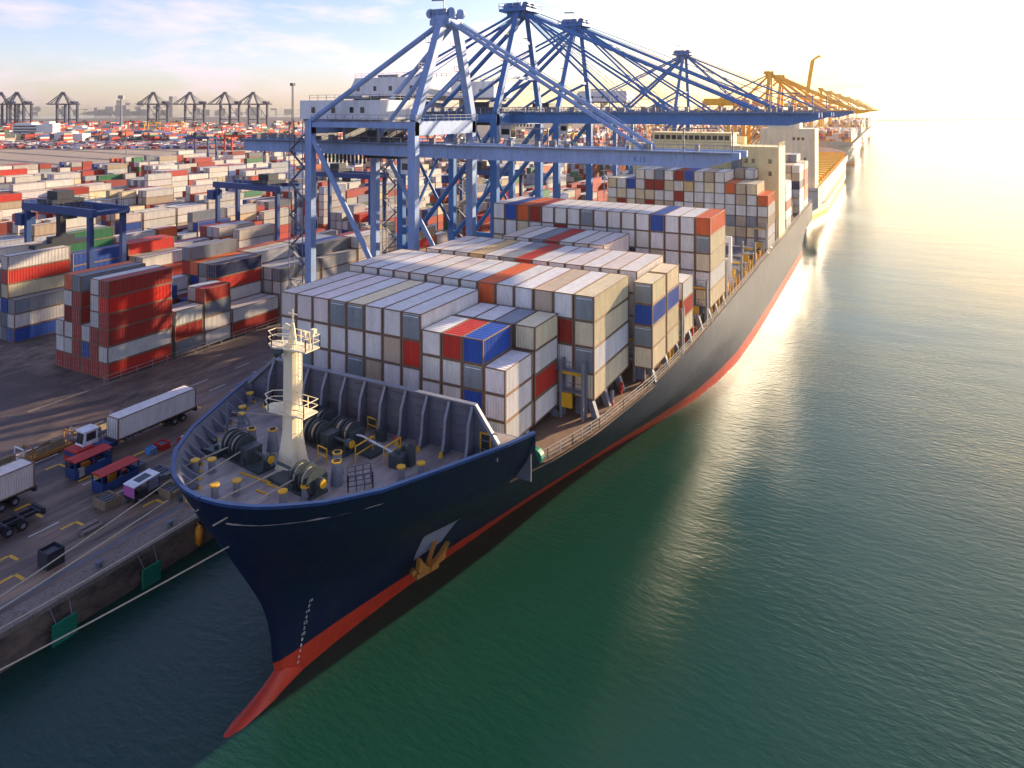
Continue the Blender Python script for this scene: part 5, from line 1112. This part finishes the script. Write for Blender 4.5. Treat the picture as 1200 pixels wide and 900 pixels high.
# ------------------------------------------------------------------ vehicles and loose things on the quay
def wheel(b, x, y, r=.5, w_=.3, mi=0): b.tube((x - w_ / 2, y, r), (x + w_ / 2, y, r), r, 14, mi=mi); b.tube((x - w_ / 2 - .02, y, r), (x + w_ / 2 + .02, y, r), r * .5, 10, mi=1)
def trailer(label, xc, y0, L_=12.6, deckz=1.25, gr='trailer chassis on the quay'):
    t = T('trailer_chassis', label, 'trailer', (xc, y0, QZ), gr)
    b = MB()
    for x in (-.5, .5): b.box(x - .09, x + .09, .2, L_, .85, deckz)
    y = .3
    while y < L_: b.box(-1.15, 1.15, y - .1, y + .1, 1.0, deckz + .01); y += 1.7
    b.box(-1.2, 1.2, -.1, .25, .9, deckz + .15); b.box(-1.2, 1.2, L_ - .2, L_ + .1, .75, deckz + .15); t.part('frame', b, 'dark', local=True)
    for y in (L_ - 3.6, L_ - 2.2):
        for x in (-1.0, -.66, .66, 1.0): b = MB(); wheel(b, x, y, .5, .28); t.part('wheel', b, ['black', 'steel2'], local=True)
    b = MB()
    for x in (-.8, .8): b.box(x - .08, x + .08, 2.6, 2.8, 0, .9)
    t.part('landing_leg', b, 'steel', local=True)
    b = MB()
    for x in (-1.05, .85): b.box(x, x + .2, L_ + .1, L_ + .14, .8, .95)
    t.part('tail_light', b, 'redp', local=True); return t
def put_container(xc, y0, z, ch, label, L_=12.19):
    m = container_meshes(L_, 2.9); e = bpy.data.objects.new('shipping_container', None); C.objects.link(e); e.location = (xc, y0, z); tag(e, label, 'container', 'containers on trailers')
    for nm, k in (('body', 'body'), ('frame', 'frame')): o = bpy.data.objects.new(nm, m[k]); C.objects.link(o); o.parent = e; o.color = (*COL[ch], 1)
    for sx in (1, -1):
        o = bpy.data.objects.new('door', m['door']); C.objects.link(o); o.parent = e; o.color = (*COL[ch], 1); o.scale = (sx, 1, 1)
        r_ = bpy.data.objects.new('lock_rod', m['rod']); C.objects.link(r_); r_.parent = o
trailer('trailer chassis under the long white container beside the ship bow', -90.6, 58.6)
put_container(-90.6, 58.9, QZ + 1.27, 'W', 'long white container on a trailer between the bow rim and the road')
trailer('trailer chassis under the white container cut by the left picture edge', -88.2, 34.6)
put_container(-88.2, 34.9, QZ + 1.27, 'P', 'white container on a trailer, cut by the left picture edge')
trailer('empty dark trailer chassis at the left edge in front of the white container', -82.4, 32.4)
def tractor(label, x, y):
    t = T('terminal_tractor', label, 'truck', (x, y, QZ)); b = MB(); b.box(-1.2, 1.2, -.2, 5.2, .6, 1.2); b.box(-1.25, 1.25, -.4, 2.6, 1.2, 1.75); t.part('chassis', b, 'dblue', local=True)
    b = MB(); b.box(-1.27, 1.27, -.42, 2.0, 1.755, 1.95); b.box(-1.2, 1.2, -.5, -.4, .6, 1.2); t.part('bonnet', b, 'redp', local=True)
    b = MB(); b.prism([(-1.1, .9, 1.96), (-1.1, 2.9, 1.96), (-1.1, 2.8, 3.7), (-1.1, 1.2, 3.7)], (1.7, 0, 0)); b.box(-1.2, .7, 1.0, 3.0, 3.7, 3.82); cb = t.part('cab', b, 'wht2', local=True)
    b = MB(); b.prism([(-.95, .88, 2.3), (.45, .88, 2.3), (.45, 1.13, 3.5), (-.95, 1.13, 3.5)], (0, -.02, 0)); b.box(.6, .62, 1.35, 2.6, 2.5, 3.5); t.part('window', b, 'glass', cb, local=True)
    for yy in (.6, 4.0):
        for xx in (-1.05, 1.05): b = MB(); wheel(b, xx, yy, .52, .35); t.part('wheel', b, ['black', 'steel2'], local=True)
    b = MB(); b.tube((.95, 3.0, 1.2), (.95, 3.0, 3.6), .08, 8); t.part('exhaust', b, 'steel', local=True)
tractor('white-cab terminal tractor coupled to the long white container trailer', -90.8, 53.8)
def cage(label, x, y, L_=4.6, w_=1.9, h=2.1):
    t = T('lashing_cage', label, 'cage', (x, y, QZ), 'red-roofed cages on the quay', 0); b = MB()
    for xx in (-w_ / 2, w_ / 2):
        for yy in (0, L_ / 2, L_): b.bar((xx, yy, .1), (xx, yy, h), .12)
        b.bar((xx, 0, h), (xx, L_, h), .12); b.box(xx - .03, xx + .03, 0, L_, .1, 1.1)
    b.box(-w_ / 2, w_ / 2, 0, L_, .05, .2)
    for yy in (0, L_): b.bar((-w_ / 2, yy, h), (w_ / 2, yy, h), .12); b.box(-w_ / 2, w_ / 2, yy - .03, yy + .03, .1, 1.3)
    t.part('frame', b, 'dblue', local=True); b = MB(); b.prism([(-w_ / 2 - .1, -.1, h), (w_ / 2 + .1, -.1, h), (w_ / 2 + .1, -.1, h + .08), (0, -.1, h + .25), (-w_ / 2 - .1, -.1, h + .08)], (0, L_ + .2, 0)); t.part('roof', b, 'redp', local=True)
    r_ = random.Random(int(x * 7))
    for k, m_ in enumerate(('redp', 'cyan', 'black', 'rod', 'orange')):
        b = MB(); xx = r_.uniform(-.7, .6); yy = r_.uniform(.4, L_ - 1); b.box(xx, xx + r_.uniform(.3, .6), yy, yy + r_.uniform(.4, 1.0), .2, r_.uniform(.6, 1.5)); t.part('stored_gear', b, m_, local=True)
cage('dark blue cage with a red roof in front of the white-cab tractor', -87.6, 51.6); cage('dark blue cage with a red roof, the one nearer the ship', -81.6, 51.2)
t = T('utility_cart', 'small cart with a white roof panel and pink side between the cages and the bow', 'cart', (-76.2, 51.6, QZ)); b = MB(); b.box(-.9, .9, 0, 3.6, .4, .8); b.box(-.85, .85, .6, 1.6, .8, 1.3); t.part('chassis', b, 'dark', local=True)
b = MB(); b.prism([(-1, -.1, 2.0), (-1, 3.2, 2.3), (-1, 3.2, 2.4), (-1, -.1, 2.1)], (2, 0, 0)); t.part('roof_panel', b, 'wht2', local=True); b = MB(); b.prism([(-.6, .8, 2.18), (-.6, 2.4, 2.325), (-.6, 2.4, 2.345), (-.6, .8, 2.2)], (1.2, 0, 0)); t.part('solar_panel', b, 'glass', local=True)
b = MB(); b.box(-.95, .95, -.05, 0, .8, 2.0); t.part('front_panel', b, 'magenta', local=True)
b = MB()
for x in (-.95, .95):
    for y in (0, 1.6, 3.1): b.bar((x, y, .5), (x, y, 2.1), .07)
t.part('post', b, 'dark', local=True)
for x in (-.85, .85):
    for y in (.6, 3.0): b = MB(); wheel(b, x, y, .38, .25); t.part('wheel', b, ['black', 'steel2'], local=True)
def crate(label, x, y, w_=2.0, l=1.4, h=.8, m_='wood', rz=0, grp='crates and bins lying on the quay'):
    t = T('open_crate', label, 'crate', (x, y, QZ), grp, rz); b = MB()
    for xx in (-w_ / 2, w_ / 2): b.box(xx - .05, xx + .05, -l / 2 + .05, l / 2 - .05, 0, h)
    for yy in (-l / 2, l / 2): b.box(-w_ / 2 - .05, w_ / 2 + .05, yy - .05, yy + .05, 0, h)
    b.box(-w_ / 2 + .05, w_ / 2 - .05, -l / 2 + .05, l / 2 - .05, 0, .12); t.part('sides', b, m_, local=True)
    b = MB()
    for k in range(4): b.box(-w_ / 2 + .15 + k * w_ / 4, -w_ / 2 + .3 + k * w_ / 4, -l / 2 + .1, l / 2 - .1, .12, h * .8)
    t.part('contents', b, 'steel2', local=True)
crate('pale open crate left of the utility cart', -78.2, 50.2, 2.2, 1.8, 1.0); crate('grey bin behind the nearer red-roofed cage', -83.4, 57.0, 2.4, 1.6, .7, 'steel2'); crate('grey slatted bin right of the nearer red-roofed cage', -78.6, 57.2, 2.6, 2.0, .8, 'steel2'); crate('wooden crate behind the utility cart', -73.8, 55.2, 2.0, 1.6, .9)
crate('dark cage-like box alone near the quay edge at lower left', -72.9, 41.0, 1.6, 1.6, 1.6, 'dark')
def rack(label, x, y, l=5.6, m_='steel2', seed=0):
    t = T('flat_rack', label, 'rack', (x, y, QZ), 'flat racks and timber piles beside the road'); b = MB(); b.box(-1.1, 1.1, 0, l, .1, .5)
    for yy in (0, l): b.box(-1.1, -1.0, yy - .06, yy + .06, .5, 1.9); b.box(1.0, 1.1, yy - .06, yy + .06, .5, 1.9); b.box(-1.1, 1.1, yy - .05, yy + .05, 1.75, 1.9)
    t.part('frame', b, m_, local=True); r_ = random.Random(seed); b = MB()
    for k in range(14): xx = r_.uniform(-.95, .6); yy = r_.uniform(.2, l - 2); b.box(xx, xx + .22, yy, yy + r_.uniform(1, 2), .5, .6 + r_.uniform(0, .9))
    t.part('load', b, 'wood', local=True)
rack('flat rack loaded with pale timber, the one nearest the long white container', -96.8, 57.5, 5.8, 'steel2', 1); rack('flat rack with rusty ochre frame in the middle of the row of racks', -96.9, 51.6, 5.2, 'anchor', 2); rack('greyish flat rack, third from the long white container', -97.4, 46.0, 4.8, 'wht2', 3); rack('dark flat rack at the left end of the row of racks', -97.6, 40.4, 4.8, 'dark', 4)
for k, (x, y, lab) in enumerate(((-83.2, 64.6, 'red and white striped barrier group nearer the tractor'), (-83.4, 72.4, 'red and white striped barrier group nearer the ship side'))):
    t = T('striped_barrier', lab, 'barrier', (x, y, QZ), 'red and white striped barriers')
    for q in range(3):
        b = MB()
        for s2 in range(3): b.prism([(-.28, -.7 + s2 * .47, 0), (.28, -.7 + s2 * .47, 0), (.1, -.7 + s2 * .47, .85), (-.1, -.7 + s2 * .47, .85)], (0, .465, 0), mi=s2 % 2)
        b.v = [(v[0] + q * .8 - .8, v[1] + q * .2, v[2]) for v in b.v]; t.part('segment', b, ['redp', 'wht2'] if q != 1 else ['wht2', 'redp'], local=True)
crate('small red bin beside the striped barriers', -84.9, 62.2, 1.6, 1.2, .8, 'redp'); crate('small blue bin left of the red one', -85.0, 60.6, .9, .9, .7, 'cyan')
t = T('orange_box', 'small orange cabinet standing on the quay beneath the bow rim', 'cabinet', (-70.4, 55.4, QZ)); b = MB(); b.box(-.5, .5, -.5, .5, 0, 1.5); t.part('body', b, 'yel', local=True); b = MB(); b.box(-.55, .55, -.55, .55, 1.5, 1.58); t.part('lid', b, 'wht2', local=True)
for k, (x, y, w_, l, m_, lab) in enumerate(((-98.9, 66.5, 1.2, 3.4, 'wood', 'stack of timber dunnage beside the road behind the long white container'), (-99.2, 73.0, 1.0, 2.6, 'steel2', 'grey pile of spreader bars beside the road, farther than the timber'), (-75.2, 46.4, 1.4, 2.4, 'conc', 'pale concrete block row on the apron left of the mooring lines'))):
    t = T('cargo_pile', lab, 'pile', (x, y, QZ)); r_ = random.Random(k)
    for q in range(5): b = MB(); zz = .16 * (q // 2) ; xx = -w_ / 2 + (q % 2) * w_ / 2; b.box(xx, xx + w_ / 2 - .08, -l / 2 + r_.uniform(0, .3), l / 2 - r_.uniform(0, .3), zz, zz + .15); t.part('beam', b, m_, local=True)
# reach stacker near the crane legs
t = T('reach_stacker', 'yellow brown reach stacker among the stacks behind the nearest crane legs', 'stacker', (-101.5, 150, QZ)); b = MB(); b.box(-2, 2, 0, 7, 1, 2.4); t.part('chassis', b, 'anchor', local=True); b = MB(); b.box(-.9, .9, 2.5, 4.2, 2.4, 4.4); t.part('cab', b, 'yel', local=True); b = MB(); b.bar((0, 7, 3.4), (0, -3, 8), .9, 1); t.part('boom', b, 'yel', local=True)
for x in (-1.8, 1.8):
    for y in (1.3, 5.8): b = MB(); wheel(b, x, y, .9, .8); t.part('wheel', b, ['black', 'yel'], local=True)
# handrail in front of the first yard block
t = T('guard_rail', 'thin steel guard rail along the foot of the tall red stack', 'railing', (-112.9, 72, QZ)); b = MB(); b.rail([(0, 0, 0), (0, 62, 0)], 1.2, .05, 2, 3); t.part('rail', b, 'rod', local=True)
# ------------------------------------------------------------------ haze
b = MB(); b.box(-33000, 33000, -4000, 45000, -1.5, 110)
o = single('haze', b, 'white', kind='stuff'); o.data.materials.clear()
m = bpy.data.materials.new('haze_air'); m.use_nodes = True; t_ = m.node_tree; t_.nodes.clear(); out = N(t_, 'ShaderNodeOutputMaterial'); pv = N(t_, 'ShaderNodeVolumePrincipled')
pv.inputs['Density'].default_value = HAZE; pv.inputs['Anisotropy'].default_value = 0.72; pv.inputs['Color'].default_value = (1.0, 0.88, 0.70, 1); t_.links.new(pv.outputs[0], out.inputs['Volume']); o.data.materials.append(m)
o['label'] = 'thin warm haze over the harbour'
S.cycles.volume_step_rate = 1
